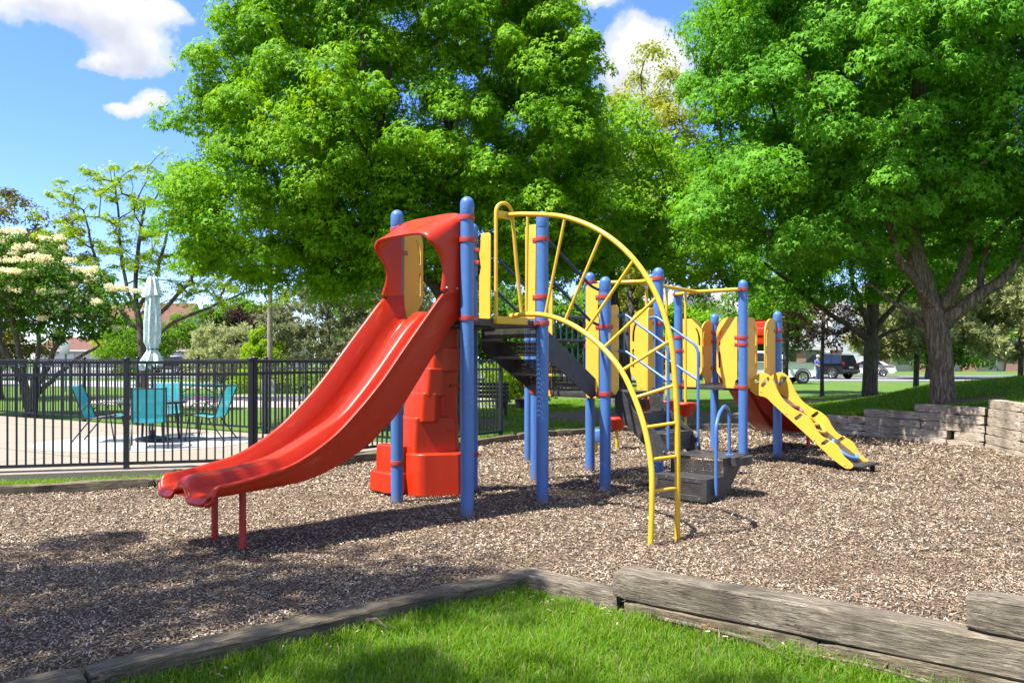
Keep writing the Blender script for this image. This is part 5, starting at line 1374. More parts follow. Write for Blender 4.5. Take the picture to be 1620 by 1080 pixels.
# ------------------------------------------------------------------ patio furniture
def fabricmat(name, col, alpha=.16):
    m, t, b = newmat(name)
    v = t.coord((1, 1, 1))
    n = t.noise(v, 60, 2); c = t.ramp(n, [(.35, tuple(x * .8 for x in col)), (.65, col)])
    t.l.new(c, b.inputs['Base Color']); b.inputs['Roughness'].default_value = .6
    tl = t.new('ShaderNodeBsdfTranslucent'); t.l.new(c, tl.inputs['Color'])
    tr = t.new('ShaderNodeBsdfTransparent')
    m1 = t.new('ShaderNodeMixShader'); m1.inputs[0].default_value = .3; t.l.new(b.outputs[0], m1.inputs[1]); t.l.new(tl.outputs[0], m1.inputs[2])
    m2 = t.new('ShaderNodeMixShader'); m2.inputs[0].default_value = alpha; t.l.new(m1.outputs[0], m2.inputs[1]); t.l.new(tr.outputs[0], m2.inputs[2])
    t.l.new(m2.outputs[0], t.n['Material Output'].inputs['Surface'])
    return m
M['teal'] = fabricmat('teal_sling', (.03, .40, .47))
M['teal_paint'] = paint('teal_coating', (.006, .21, .165), .45)
def chair_mesh():
    o = thing('sling_chair', '', 'chair', (0, 0, 0), 0, 'teal sling chairs round the patio table')
    prof = smooth_path([(0, .27, .43), (0, .18, .445), (0, .0, .415), (0, -.17, .395), (0, -.235, .43), (0, -.28, .55), (0, -.36, .76), (0, -.43, .93), (0, -.465, .955)], 5)
    q = MB(); q.grid([[(-.235, p.y, p.z) for p in prof], [(0, p.y, p.z - .012) for p in prof], [(.235, p.y, p.z) for p in prof]]); q.build('sling', M['teal'], o, angle=60)
    q = MB()
    for x in (-.245, .245): q.tube([(x, p.y, p.z) for p in prof], .0125, 8)
    q.tube([(-.245, prof[-3].y, prof[-3].z - .02), (-.12, prof[-4].y - .02, prof[-4].z - .015), (.12, prof[-4].y - .02, prof[-4].z - .015), (.245, prof[-3].y, prof[-3].z - .02)], .009, 6)
    q.tube([(-.245, .2, .435), (.245, .2, .435)], .010, 6); q.tube([(-.245, -.2, .40), (.245, -.2, .40)], .010, 6)
    q.build('frame', M['dark_steel'], o, angle=50)
    for x in (-.27, .27):
        q = MB(); q.tube(fillet([(x, .27, .0), (x, .20, .44), (x, .16, .64), (x, -.14, .655), (x, -.26, .52)], .12, 6), .0115, 8); q.build('front_leg', M['dark_steel'], o, angle=50)
        q = MB(); q.tube([(x * .93, -.10, .41), (x, -.42, .0)], .0115, 8); q.build('rear_leg', M['dark_steel'], o, angle=50)
    return o
TC = (-6.17, 13.85)
def put_chair(k, X, Y, face, lab):
    global CH0
    rz = math.atan2(face[1], face[0]) - PI / 2
    if k == 0:
        CH0 = chair_mesh(); o = CH0; o.location = (X, Y, .095); o.rotation_euler = (0, 0, rz); o['label'] = lab
    else: o = dup(CH0, (X, Y, .095), rz, lab)
    return o
put_chair(0, PXX(164, 13.75), 13.75, (1, .12), 'teal sling chair seen from its side, farthest from the red slide')
put_chair(1, PXX(328, 14.0), 14.0, (-1, .05), 'teal sling chair seen from its side nearest the red slide')
put_chair(2, PXX(237, 12.9), 12.9, (-.42, 1), 'teal sling chair with its back turned to the fence and the play area')
put_chair(3, PXX(262, 14.75), 14.75, (.43, -1), 'teal sling chair on the far side of the table facing the play area')
tb = thing('patio_table', 'round glass topped patio table with dark legs under the closed umbrella', 'table', (*TC, .095))
q = MB(); q.lathe([(.02, .665), (.56, .665), (.565, .672), (.565, .680), (.56, .685), (.02, .685)], n=32); q.build('tabletop', paint('smoky_glass', (.10, .13, .14), .12), tb, angle=30)
q = MB(); q.tube([(.55 * math.cos(2 * PI * k / 28), .55 * math.sin(2 * PI * k / 28), .655) for k in range(29)], .014, 8, caps=False); q.build('rim', M['dark_steel'], tb)
for a in (45, 135, 225, 315):
    c, s = math.cos(R(a)), math.sin(R(a)); q = MB(); q.tube([(c * .46, s * .46, 0), (c * .40, s * .40, .64)], .022, 8); q.build('leg', M['dark_steel'], tb)
def umbrella_cloth():
    m, t, b = newmat('patterned_canopy'); v = t.coord((1, 1, 1))
    vo = t.new('ShaderNodeTexVoronoi'); vo.inputs['Scale'].default_value = 26; t.l.new(v, vo.inputs['Vector'])
    n = t.noise(t.coord((5, 5, 1.3)), 3.2, 5, .7, 1.2)
    c = t.ramp(n, [(.38, (.70, .76, .68)), (.47, (.58, .70, .64)), (.52, (.16, .38, .42)), (.57, (.66, .74, .66)), (.68, (.34, .52, .55))])
    c = t.mix(t.ramp(vo.outputs['Distance'], [(.12, (.9,) * 3), (.3, (0,) * 3)]), c, (.70, .78, .70))
    t.l.new(c, b.inputs['Base Color']); b.inputs['Roughness'].default_value = .8
    return m
M['canopy'] = umbrella_cloth()
um = thing('patio_umbrella', 'closed patio umbrella in pale teal pattern tied near its hem', 'umbrella', (*TC, .095))
q = MB(); q.lathe([(.27, 0), (.28, .02), (.27, .05), (.12, .075), (.05, .09), (.04, .18), (.026, .18)], n=28); q.build('base', M['dark_steel'], um, angle=35)
q = MB(); q.tube([(0, 0, .05), (0, 0, 2.80)], .019, 12); q.build('pole', M['dark_steel'], um)
rows = []
for (z, r_, wv) in ((2.80, .045, .0), (2.79, .07, .05), (2.72, .085, .16), (2.60, .105, .2), (2.50, .135, .25), (2.47, .14, .28)):
    rows.append([(r_ * (1 + wv * math.sin(8 * a + .4)) * math.cos(a), r_ * (1 + wv * math.sin(8 * a + .4)) * math.sin(a), z + .02 * math.cos(8 * a)) for a in [2 * PI * k / 64 for k in range(64)]])
q = MB(); q.grid(rows, closed=True); q.build('vent', M['canopy'], um, angle=70)
rows = []
for k in range(26):
    u_ = k / 25; z = 2.55 - 1.27 * u_
    r_ = interp([(0, .09), (.15, .105), (.45, .125), (.68, .12), (.75, .085), (.79, .08), (.85, .11), (.95, .165), (1, .17)], u_)
    wv = interp([(0, .12), (.4, .22), (.7, .2), (.77, .08), (.85, .22), (1, .34)], u_)
    rows.append([((r_ * (1 + wv * math.sin(8 * a + u_ * 1.5) + .06 * math.sin(3 * a + 5 * u_))) * math.cos(a) - .035 * max(0, u_ - .8) * 5 * (.5 + .5 * math.sin(2 * a)), (r_ * (1 + wv * math.sin(8 * a + u_ * 1.5))) * math.sin(a), z + (.045 * math.sin(8 * a) + .04 * math.cos(a)) * max(0, u_ - .75) * 4) for a in [2 * PI * j / 64 for j in range(64)]])
q = MB(); q.grid(rows, closed=True); q.build('canopy', M['canopy'], um, angle=70)
q = MB(); q.tube([(.088 * math.cos(2 * PI * k / 20), .088 * math.sin(2 * PI * k / 20), 1.565) for k in range(21)], .010, 6, caps=False); q.build('tie', M['navy'], um)

# picnic table beyond the fence
pt_ = thing('picnic_table', 'teal picnic table with benches standing by the gravel bed', 'picnic table', (PXX(312, 24.5), 24.5, LAWN), R(6))
q = MB(); q.box(-.95, .95, -.37, .37, .73, .775); q.build('tabletop', M['teal_paint'], pt_, bevel=.01)
for y in (-.72, .72):
    q = MB(); q.box(-.95, .95, y - .13, y + .13, .42, .455); q.build('bench_seat', M['teal_paint'], pt_, bevel=.01)
for x in (-.62, .62):
    q = MB(); q.tube(fillet([(x, -.7, .03), (x, -.28, .72)], .02), .024, 8); q.tube([(x, .7, .03), (x, .28, .72)], .024, 8); q.tube([(x, -.72, .41), (x, .72, .41)], .02, 8); q.tube([(x, 0, .41), (x * .2, 0, .72)], .015, 8); q.build('leg_frame', M['dark_steel'], pt_)

# bench behind the fence end
bn = thing('park_bench', 'black slatted bench behind the end panel of the fence', 'bench', (PXX(752, 21.5), 21.5, LAWN), R(4))
q = MB()
for k in range(4): q.box(-.9, .9, .0 + k * .035 - .008, .0 + k * .035 + .012, .50 + k * .105, .59 + k * .105)
q.build('backrest', M['black_metal'], bn, bevel=.004)
q = MB()
for k in range(4): q.box(-.9, .9, -.46 + k * .115, -.36 + k * .115, .42, .445)
q.build('seat', M['black_metal'], bn, bevel=.004)
for x in (-.8, .8):
    q = MB(); q.tube(fillet([(x, .1, 0), (x, .0, .42), (x, .12, .92)], .05), .022, 8); q.tube(fillet([(x, -.46, 0), (x, -.44, .62), (x, -.02, .64)], .06), .022, 8); q.build('leg', M['black_metal'], bn)

# planters under the flowering shrub
def pot(lab, X, Y, w_, h, mat):
    o = thing('planter', lab, 'planter', (X, Y, LAWN))
    q = MB(); q.lathe([(w_ * .72, 0), (w_ * .95, h * .9), (w_ * 1.05, h * .9), (w_ * 1.05, h), (w_ * .9, h), (w_ * .85, h * .93)], n=18); q.build('pot', M[mat], o, angle=35)
    q = MB(); q.lathe([(.01, h * .9), (w_ * .88, h * .9)], n=18); q.build('soil', M['soil'], o)
    return o
pot('round dark planter under the flowering shrub nearest the bench', -.32, 24.9, .24, .36, 'dark_steel')
pot('round dark planter in the middle under the flowering shrub', .28, 24.8, .22, .33, 'dark_steel')
pot('small pale stone planter at the end of the dark planters', .62, 24.6, .17, .30, 'pole_wood')

# ------------------------------------------------------------------ poles and signs
lp = thing('lamp_pole', 'tall grey wooden light pole beyond the pool fence', 'lamp pole', (PXX(427, 36), 36, LAWN))
q = MB(); q.tube([(0, 0, -.2), (0, 0, 3), (.03, 0, 9)], [.125, .115, .085], 16); q.build('pole', M['pole_wood'], lp)
q = MB(); q.box(-.36, .36, -.3, .3, -.1, .62); q.build('base', M['concrete_grey'], lp, bevel=.03)
q = MB(); q.tube([(0, 0, 8.7), (1.1, 0, 8.95)], .03, 8); q.box(1.0, 1.6, -.13, .13, 8.86, 8.98); q.build('lamp_arm', M['bolt'], lp)
sl_ = thing('street_lamp', 'small grey street lamp with one arm far behind the lamp pole', 'street lamp', (PXX(448, 62), 62, LAWN))
q = MB(); q.tube([(0, 0, -.2), (0, 0, 5.4)], .07, 10); q.tube([(0, 0, 5.3), (.7, 0, 5.6)], .035, 8); q.build('pole', M['bolt'], sl_)
q = MB(); q.box(.5, 1.2, -.14, .14, 5.55, 5.68); q.build('lamp_head', M['bolt'], sl_, bevel=.03)
sg_ = thing('sign_post', 'green metal sign post with the grey back of a sign below the blossoms', 'sign', (PXX(104, 38), 38, LAWN))
q = MB(); q.box(-.035, .035, -.02, .02, -.2, 2.45); q.build('post', paint('green_post', (.01, .08, .05), .5), sg_)
q = MB(); q.box(-.26, .2, -.035, -.022, 1.75, 2.4); q.build('sign_panel', paint('sign_back', (.42, .45, .47), .5), sg_, bevel=.004)

# ------------------------------------------------------------------ buildings
def siding(name, col, pitch=.18):
    m, t, b = newmat(name); sx = t.new('ShaderNodeSeparateXYZ'); v = t.coord(); t.l.new(v, sx.inputs[0])
    f = t.math('FRACT', t.math('DIVIDE', sx.outputs[2], pitch))
    c = t.mix(t.ramp(f, [(.86, (0,) * 3), (.95, (.55,) * 3)]), col, tuple(x * .5 for x in col))
    c = t.mix(t.ramp(t.noise(v, 2.0, 5), [(.45, (0,) * 3), (.8, (.25,) * 3)]), c, tuple(x * .7 for x in col))
    t.l.new(c, b.inputs['Base Color']); b.inputs['Roughness'].default_value = .7
    t.l.new(t.bump(f, .4, .02), b.inputs['Normal'])
    return m
def shingles(name, col):
    m, t, b = newmat(name); v = t.coord((1, 1, 1))
    br_ = t.new('ShaderNodeTexBrick'); mp = t.new('ShaderNodeMapping'); tcn = t.new('ShaderNodeTexCoord'); t.l.new(tcn.outputs['Object'], mp.inputs[0])
    mp.inputs['Rotation'].default_value = (R(90), 0, 0); t.l.new(mp.outputs[0], br_.inputs['Vector'])
    br_.inputs['Scale'].default_value = 2.2; br_.inputs['Color1'].default_value = (*col, 1); br_.inputs['Color2'].default_value = (*[x * .7 for x in col], 1); br_.inputs['Mortar'].default_value = (*[x * .45 for x in col], 1)
    c = t.mix(t.ramp(t.noise(v, 1.2, 5), [(.4, (0,) * 3), (.75, (.4,) * 3)]), br_.outputs['Color'], tuple(x * .6 for x in col))
    t.l.new(c, b.inputs['Base Color']); b.inputs['Roughness'].default_value = .9
    return m
def bricks(name, col):
    m, t, b = newmat(name); mp = t.new('ShaderNodeMapping'); tcn = t.new('ShaderNodeTexCoord'); t.l.new(tcn.outputs['Object'], mp.inputs[0]); mp.inputs['Rotation'].default_value = (R(90), 0, 0)
    br_ = t.new('ShaderNodeTexBrick'); t.l.new(mp.outputs[0], br_.inputs['Vector']); br_.inputs['Scale'].default_value = 4.5
    br_.inputs['Color1'].default_value = (*col, 1); br_.inputs['Color2'].default_value = (col[0] * .6, col[1] * .55, col[2] * .55, 1); br_.inputs['Mortar'].default_value = (.4, .36, .32, 1)
    t.l.new(br_.outputs['Color'], b.inputs['Base Color']); b.inputs['Roughness'].default_value = .85
    return m
M['sid_cream'] = siding('cream_siding', (.52, .47, .38)); M['sid_grey'] = siding('grey_siding', (.30, .31, .34)); M['sid_white'] = siding('white_siding', (.58, .60, .62)); M['sid_beige'] = siding('beige_siding', (.42, .37, .29))
M['roof_brown'] = shingles('brown_shingles', (.15, .066, .045)); M['roof_grey'] = shingles('grey_shingles', (.33, .33, .34))
M['brick'] = bricks('red_brick', (.34, .15, .095))
M['trim'] = paint('white_trim', (.66, .66, .64), .5, var=.04); M['garage'] = siding('garage_panels', (.60, .58, .54), .55)
M['pane'] = paint('window_pane', (.05, .065, .08), .08, var=.2, spec=.8)
def bwall(o, x0, x1, y0, y1, z0, z1, mat, name='wall'):
    q = MB(); q.box(x0, x1, y0, y1, z0, z1); return q.build(name, M[mat], o, smooth=False)
def gable(o, x0, x1, y0, y1, ze, zr, along, mat, wallmat, over=.45):
    """gabled roof block above walls; along='x' or 'y' is the ridge direction"""
    q = MB(); th = .16
    if along == 'x':
        ym = (y0 + y1) / 2; k = (zr - ze) / (ym - y0); d = over * k
        for (ya, yb) in ((y0 - over, ym), (y1 + over, ym)):
            za = ze - d
            q.add([(x0 - over, ya, za), (x1 + over, ya, za), (x1 + over, yb, zr), (x0 - over, yb, zr), (x0 - over, ya, za + th), (x1 + over, ya, za + th), (x1 + over, yb, zr + th), (x0 - over, yb, zr + th)], [(0, 1, 2, 3), (7, 6, 5, 4), (0, 4, 5, 1), (1, 5, 6, 2), (3, 2, 6, 7), (0, 3, 7, 4)])
        tri = [[(x, y0, ze), (x, y1, ze), (x, ym, zr)] for x in (x0 + .002, x1 - .002)]
    else:
        xm = (x0 + x1) / 2; k = (zr - ze) / (xm - x0); d = over * k
        for (xa, xb) in ((x0 - over, xm), (x1 + over, xm)):
            za = ze - d
            q.add([(xa, y0 - over, za), (xa, y1 + over, za), (xb, y1 + over, zr), (xb, y0 - over, zr), (xa, y0 - over, za + th), (xa, y1 + over, za + th), (xb, y1 + over, zr + th), (xb, y0 - over, zr + th)], [(0, 1, 2, 3), (7, 6, 5, 4), (0, 4, 5, 1), (1, 5, 6, 2), (3, 2, 6, 7), (0, 3, 7, 4)])
        tri = [[(x0, y, ze), (x1, y, ze), (xm, y, zr)] for y in (y0 + .002, y1 - .002)]
    r_ = q.build('roof', M[mat], o, smooth=False)
    for t3 in tri:
        g = MB(); g.add(t3, [(0, 1, 2)]); g.build('gable_wall', M[wallmat], o, smooth=False)
    f = MB()
    if along == 'y':
        for (xa, xb) in ((x0 - over, (x0 + x1) / 2), (x1 + over, (x0 + x1) / 2)): f.bar((xa, y0 - over - .03, ze - d), (xb, y0 - over - .03, zr), .05, .26)
    else:
        f.box(x0 - over, x1 + over, y0 - over - .08, y0 - over - .003, ze - d - .06, ze - d + .17)
    f.build('fascia', M['trim'], r_, smooth=False)
    return r_
def window(o, x, z, w_, h, y, bars=(1, 1)):
    f = MB(); b_ = .09
    f.box(x - w_ / 2 - b_, x + w_ / 2 + b_, y - .09, y - .004, z - b_, z); f.box(x - w_ / 2 - b_, x + w_ / 2 + b_, y - .09, y - .004, z + h, z + h + b_)
    f.box(x - w_ / 2 - b_, x - w_ / 2, y - .09, y - .004, z, z + h); f.box(x + w_ / 2, x + w_ / 2 + b_, y - .09, y - .004, z, z + h)
    for k in range(1, bars[0] + 1): xx = x - w_ / 2 + w_ * k / (bars[0] + 1); f.box(xx - .025, xx + .025, y - .075, y - .03, z, z + h)
    for k in range(1, bars[1] + 1): zz = z + h * k / (bars[1] + 1); f.box(x - w_ / 2, x + w_ / 2, y - .072, y - .031, zz - .025, zz + .025)
    fo = f.build('window', M['trim'], o, smooth=False)
    g = MB(); g.box(x - w_ / 2, x + w_ / 2, y - .028, y - .006, z, z + h); g.build('pane', M['pane'], fo, smooth=False)
def garage(o, x, y, w_=4.6, h=2.15):
    f = MB(); f.box(x - w_ / 2, x + w_ / 2, y - .06, y - .005, 0, h); fo = f.build('garage_door', M['garage'], o, smooth=False)
    t_ = MB(); t_.box(x - w_ / 2 - .15, x - w_ / 2, y - .10, y - .004, 0, h); t_.box(x + w_ / 2, x + w_ / 2 + .15, y - .10, y - .004, 0, h); t_.box(x - w_ / 2 - .15, x + w_ / 2 + .15, y - .10, y - .004, h, h + .18); t_.build('trim', M['trim'], fo, smooth=False)

# brown roofed house on the far side of the street
HZ = -.1
A = thing('house', 'house with brown shingle roofs and a row of cream garage doors across the street', 'house', (-50, 106, HZ))
sc_px = 106 / F_PX
hx = lambda px: (px - 810) * sc_px + 50
bwall(A, hx(60), hx(470), 0, 9, 0, 2.75, 'sid_cream'); gable(A, hx(60), hx(470), 0, 9, 2.75, 4.4, 'x', 'roof_brown', 'sid_grey')
for px in (88, 160, 275, 345, 420): garage(A, hx(px), 0)
bwall(A, hx(185), hx(196), -.35, 0, 0, 2.2, 'brick', 'brick_pier'); bwall(A, hx(188) + 1, hx(197) + 1.2, -.3, 0, 0, 2.2, 'brick', 'brick_pier')
bwall(A, hx(132), hx(262), 4.5, 14, 2.75, 6.0, 'sid_grey', 'upper_wall'); gable(A, hx(132), hx(262), 4.5, 14, 6.0, 9.3, 'x', 'roof_brown', 'sid_grey')
bwall(A, hx(148), hx(176), 2.6, 4.5, 2.9, 5.6, 'sid_white', 'bay_wall'); gable(A, hx(145), hx(178), 2.6, 6, 5.4, 7.0, 'y', 'roof_brown', 'sid_white', .25); window(A, hx(160), 3.7, 1.2, 1.3, 2.6)
bwall(A, hx(190), hx(232), 3.2, 4.6, 2.9, 6.0, 'sid_grey', 'bay_wall'); gable(A, hx(188), hx(234), 3.2, 8, 6.0, 8.4, 'y', 'roof_brown', 'sid_grey', .35); window(A, hx(222), 3.6, 1.2, 1.4, 3.2)
bwall(A, hx(330), hx(420), 5, 14, 2.75, 6.0, 'sid_grey', 'upper_wall'); gable(A, hx(330), hx(420), 5, 14, 6.0, 8.6, 'x', 'roof_brown', 'sid_grey'); window(A, hx(360), 3.9, 1.3, 1.4, 5); window(A, hx(395), 3.9, 1.3, 1.4, 5)
# grey townhouse behind the truck
B = thing('townhouse', 'pale grey townhouse with a light roof, open carport and brick piers behind the truck', 'house', (22, 80, HZ))
sb = 80 / F_PX; bx = lambda px: (px - 810) * sb - 22
bwall(B, bx(1040), bx(1325), 3, 12, 0, 5.6, 'sid_white'); gable(B, bx(1040), bx(1325), 3, 12, 5.6, 9.0, 'x', 'roof_grey', 'sid_white')
bwall(B, bx(1060), bx(1150), 1.0, 3, 2.6, 6.2, 'sid_white', 'bay_wall'); gable(B, bx(1060), bx(1150), 1.0, 8, 6.2, 8.9, 'y', 'roof_grey', 'sid_white', .4)
for px, z in ((1085, 3.6), (1125, 3.6), (1185, 3.7), (1215, 3.7), (1262, 3.7), (1300, 3.7)): window(B, bx(px), z, 1.1, 1.5, 1.0 if px < 1150 else 3)
q = MB(); q.box(bx(1150), bx(1320), -1.2, 3, 2.45, 2.85); q.build('porch_roof', M['trim'], B, smooth=False)
for px in (1152, 1205, 1262, 1318): bwall(B, bx(px) - .45, bx(px) + .45, -1.0, -.4, 0, 2.45, 'brick', 'brick_pier')
for px in (1178, 1232): 
    f = MB(); f.box(bx(px) - 1.3, bx(px) + 1.3, 2.9, 2.996, 0, 2.2); f.build('garage_door', M['dark_steel'], B, smooth=False)
bwall(B, bx(1270), bx(1312), 2.2, 2.99, 0, 2.4, 'sid_white', 'panel_wall')
bwall(B, bx(1325) + .01, bx(1372), 1.5, 10, 0, 5.2, 'sid_white', 'wing_wall'); gable(B, bx(1325), bx(1372), 1.5, 10, 5.2, 7.4, 'y', 'roof_grey', 'sid_white', .3)
# townhouses far right
Cc = thing('townhouse', 'long row of beige townhouses with brick bays far beyond the grassy bank', 'house', (52, 98, HZ))
s3 = 98 / F_PX; cx = lambda px: (px - 810) * s3 - 52
bwall(Cc, cx(1385), cx(1720), 0, 9, 0, 5.6, 'sid_beige'); gable(Cc, cx(1385), cx(1720), 0, 9, 5.6, 8.8, 'x', 'roof_grey', 'sid_beige')
for k, px in enumerate(range(1395, 1720, 34)):
    if k % 2 == 0: bwall(Cc, cx(px) - .8, cx(px) + .8, -.5, -.003, 0, 2.6, 'brick', 'brick_bay')
    else: window(Cc, cx(px), .8, 1.5, 1.6, 0)
    window(Cc, cx(px), 3.4, 1.3, 1.4, 0)
q = MB(); q.box(cx(1388), cx(1700), -.9, -.1, 2.62, 2.85); q.build('porch_roof', M['trim'], Cc, smooth=False)

# ------------------------------------------------------------------ vehicles
def wheel(par, x, y, r_, w_, sgn):
    q = MB(); prof = [(r_ * .62, -w_ / 2), (r_ * .93, -w_ / 2), (r_, -w_ * .38), (r_, w_ * .38), (r_ * .93, w_ / 2), (r_ * .62, w_ / 2)]
    rows = [[(x + a * math.cos(t_), y + b, r_ + a * math.sin(t_)) for t_ in [2 * PI * k / 24 for k in range(24)]] for a, b in prof]
    q.grid(rows, closed=True); wo = q.build('wheel', M['rubber'], par, angle=35)
    q = MB(); yo = y + sgn * w_ * .42
    q.grid([[(x + a * math.cos(t_), yo - sgn * b, r_ + a * math.sin(t_)) for t_ in [2 * PI * k / 20 for k in range(20)]] for a, b in ((.01, -.0), (r_ * .2, .0), (r_ * .24, .05), (r_ * .52, .03), (r_ * .63, -.01))], closed=True)
    for k in range(6): a = 2 * PI * k / 6; q.bar((x + r_ * .2 * math.cos(a), yo + sgn * .004, r_ + r_ * .2 * math.sin(a)), (x + r_ * .58 * math.cos(a), yo - sgn * .006, r_ + r_ * .58 * math.sin(a)), .05, .03)
    q.build('rim', M['chrome'], wo, angle=40)
def vehicle(name, label, cat, loc_, rz, body, prof_low, prof_cab, width, wheels, r_w, glass, extras=None, lights=True):
    """body from two side profiles: lower hull and narrowing cabin. x forward, y across"""
    o = thing(name, label, cat, loc_, rz)
    w2 = width / 2
    q = MB()
    n = len(prof_low)
    secs = [(-w2, .06), (-w2 + .03, .0), (-w2 * .5, 0), (w2 * .5, 0), (w2 - .03, .0), (w2, .06)]
    cxm = sum(p[0] for p in prof_low) / n; czm = sum(p[1] for p in prof_low) / n
    rows = []
    for (y, ins) in ((-w2 + .10, .10), (-w2 + .02, .03), (-w2, .0), (w2, .0), (w2 - .02, .03), (w2 - .10, .10)):
        rows.append([(x - ins * .9 * (1 if x > cxm else -1), y, z - (ins * .5 if z > czm else -ins * .3)) for x, z in prof_low])
    q.grid(rows, closed=True); q.add(rows[0], [tuple(range(n))]); q.add(rows[-1], [tuple(range(n))])
    bo = q.build('body', body, o, bevel=.0, angle=40)
    # cabin
    q = MB(); nb, nt = prof_cab
    q.add([(x, s * w2 * (.97), z) for s in (-1, 1) for x, z in nb] + [(x, s * w2 * .80, z) for s in (-1, 1) for x, z in nt],
          [])
    def cab(k, m): return [(nb[k][0], -w2 * .96, nb[k][1]), (nb[k][0], w2 * .96, nb[k][1])][m], [(nt[k][0], -w2 * .79, nt[k][1]), (nt[k][0], w2 * .79, nt[k][1])][m]
    v = [(nb[0][0], -w2 * .96, nb[0][1]), (nb[1][0], -w2 * .96, nb[1][1]), (nb[1][0], w2 * .96, nb[1][1]), (nb[0][0], w2 * .96, nb[0][1]), (nt[0][0], -w2 * .79, nt[0][1]), (nt[1][0], -w2 * .79, nt[1][1]), (nt[1][0], w2 * .79, nt[1][1]), (nt[0][0], w2 * .79, nt[0][1])]
    q = MB(); q.add(v, [(0, 1, 5, 4), (1, 2, 6, 5), (2, 3, 7, 6), (3, 0, 4, 7), (4, 5, 6, 7), (0, 3, 2, 1)]); cbo = q.build('cabin', body, o, bevel=.07, seg=3, angle=50)
    V8 = [Vector(p) for p in v]
    def pane(a, b, c, d, u0, u1, v0, v1, name='window'):
        f = lambda u, v_: (V8[a] * (1 - u) + V8[b] * u) * (1 - v_) + (V8[d] * (1 - u) + V8[c] * u) * v_
        nrm = (V8[b] - V8[a]).cross(V8[d] - V8[a]).normalized() * .012
        P = [f(u0, v0) + nrm, f(u1, v0) + nrm, f(u1, v1) + nrm, f(u0, v1) + nrm]
        g = MB(); g.add(P + [p - nrm * 1.8 for p in P], [(0, 1, 2, 3), (7, 6, 5, 4), (0, 4, 5, 1), (1, 5, 6, 2), (2, 6, 7, 3), (3, 7, 4, 0)])
        g.build(name, M['glass_dark'], o, smooth=False)
    for (side, us) in glass.items():
        for (u0, u1, v0, v1) in us:
            if side == 'side':
                pane(0, 1, 5, 4, u0, u1, v0, v1); pane(2, 3, 7, 6, 1 - u1, 1 - u0, v0, v1)
            elif side == 'front': pane(1, 2, 6, 5, u0, u1, v0, v1, 'windscreen')
            else: pane(3, 0, 4, 7, u0, u1, v0, v1, 'rear_window')
    for x in wheels:
        for s in (-1, 1):
            wheel(o, x, s * (w2 - .10), r_w, .24, s)
            g = MB(); g.grid([[(x + (r_w + dr) * math.cos(t_), s * (w2 + .004 if dr > .01 else w2 - .25), r_w + (r_w + dr) * math.sin(t_)) for t_ in [R(a) for a in range(-8, 189, 14)]] for dr in (.03, .10)])
            g.build('wheel_arch', M['rubber'], o, angle=40)
    if extras: extras(o, w2)
    return o
def boxpart(o, name, mat, x0, x1, y0, y1, z0, z1, bev=.015):
    q = MB(); q.box(x0, x1, y0, y1, z0, z1); return q.build(name, M[mat] if isinstance(mat, str) else mat, o, bevel=bev)
M['car_white'] = paint('white_car_paint', (.86, .87, .88), .3, var=.02, coat=.2); M['car_black'] = paint('black_car_paint', (.010, .011, .016), .25, var=.05, coat=.15, spec=.3)
M['tail_red'] = paint('tail_lamp', (.45, .01, .012), .2); M['lamp_clear'] = paint('lamp_lens', (.6, .62, .62), .15)
M['plate'] = M['trim']
def truck_x(o, w2):
    boxpart(o, 'bumper', 'chrome', 2.66, 2.84, -w2 + .05, w2 - .05, .5, .78); boxpart(o, 'grille', 'dark_steel', 2.70, 2.752, -.62, .62, .82, 1.16)
    for s in (-1, 1):
        boxpart(o, 'headlight', 'lamp_clear', 2.64, 2.735, s * .82 - .14, s * .82 + .14, .86, 1.14); boxpart(o, 'mirror', 'dark_steel', .92, 1.02, s * (w2 + .12) - .1, s * (w2 + .12) + .1, 1.28, 1.56); boxpart(o, 'door_handle', 'dark_steel', -.05, .14, s * (w2 + .012) - .015, s * (w2 + .012) + .015, 1.08, 1.12, .004)
        boxpart(o, 'running_board', 'dark_steel', -1.3, 1.0, s * (w2 - .02) - .09, s * (w2 - .02) + .09, .42, .48)
    boxpart(o, 'tailgate', 'car_white', -2.95, -2.89, -w2 + .12, w2 - .12, .75, 1.28)
vehicle('pickup_truck', 'white pickup truck parked side on, seen past the yellow panels', 'truck', (PXX(1211, 50), 50.0, LAWN + .0), R(3),
        M['car_white'], [(-2.9, .55), (-2.9, 1.30), (-1.0, 1.32), (.9, 1.34), (1.2, 1.36), (2.5, 1.30), (2.72, 1.16), (2.74, .5), (2.4, .42), (-2.6, .45)], ([(-1.35, 1.28), (1.25, 1.3)], [(-1.2, 2.0), (.55, 2.0)]), 2.0, (1.95, -1.85), .42, {'side': [(.06, .42, .12, .86), (.48, .86, .12, .86)], 'front': [(.08, .92, .1, .9)], 'rear': [(.1, .9, .15, .85)]}, truck_x)
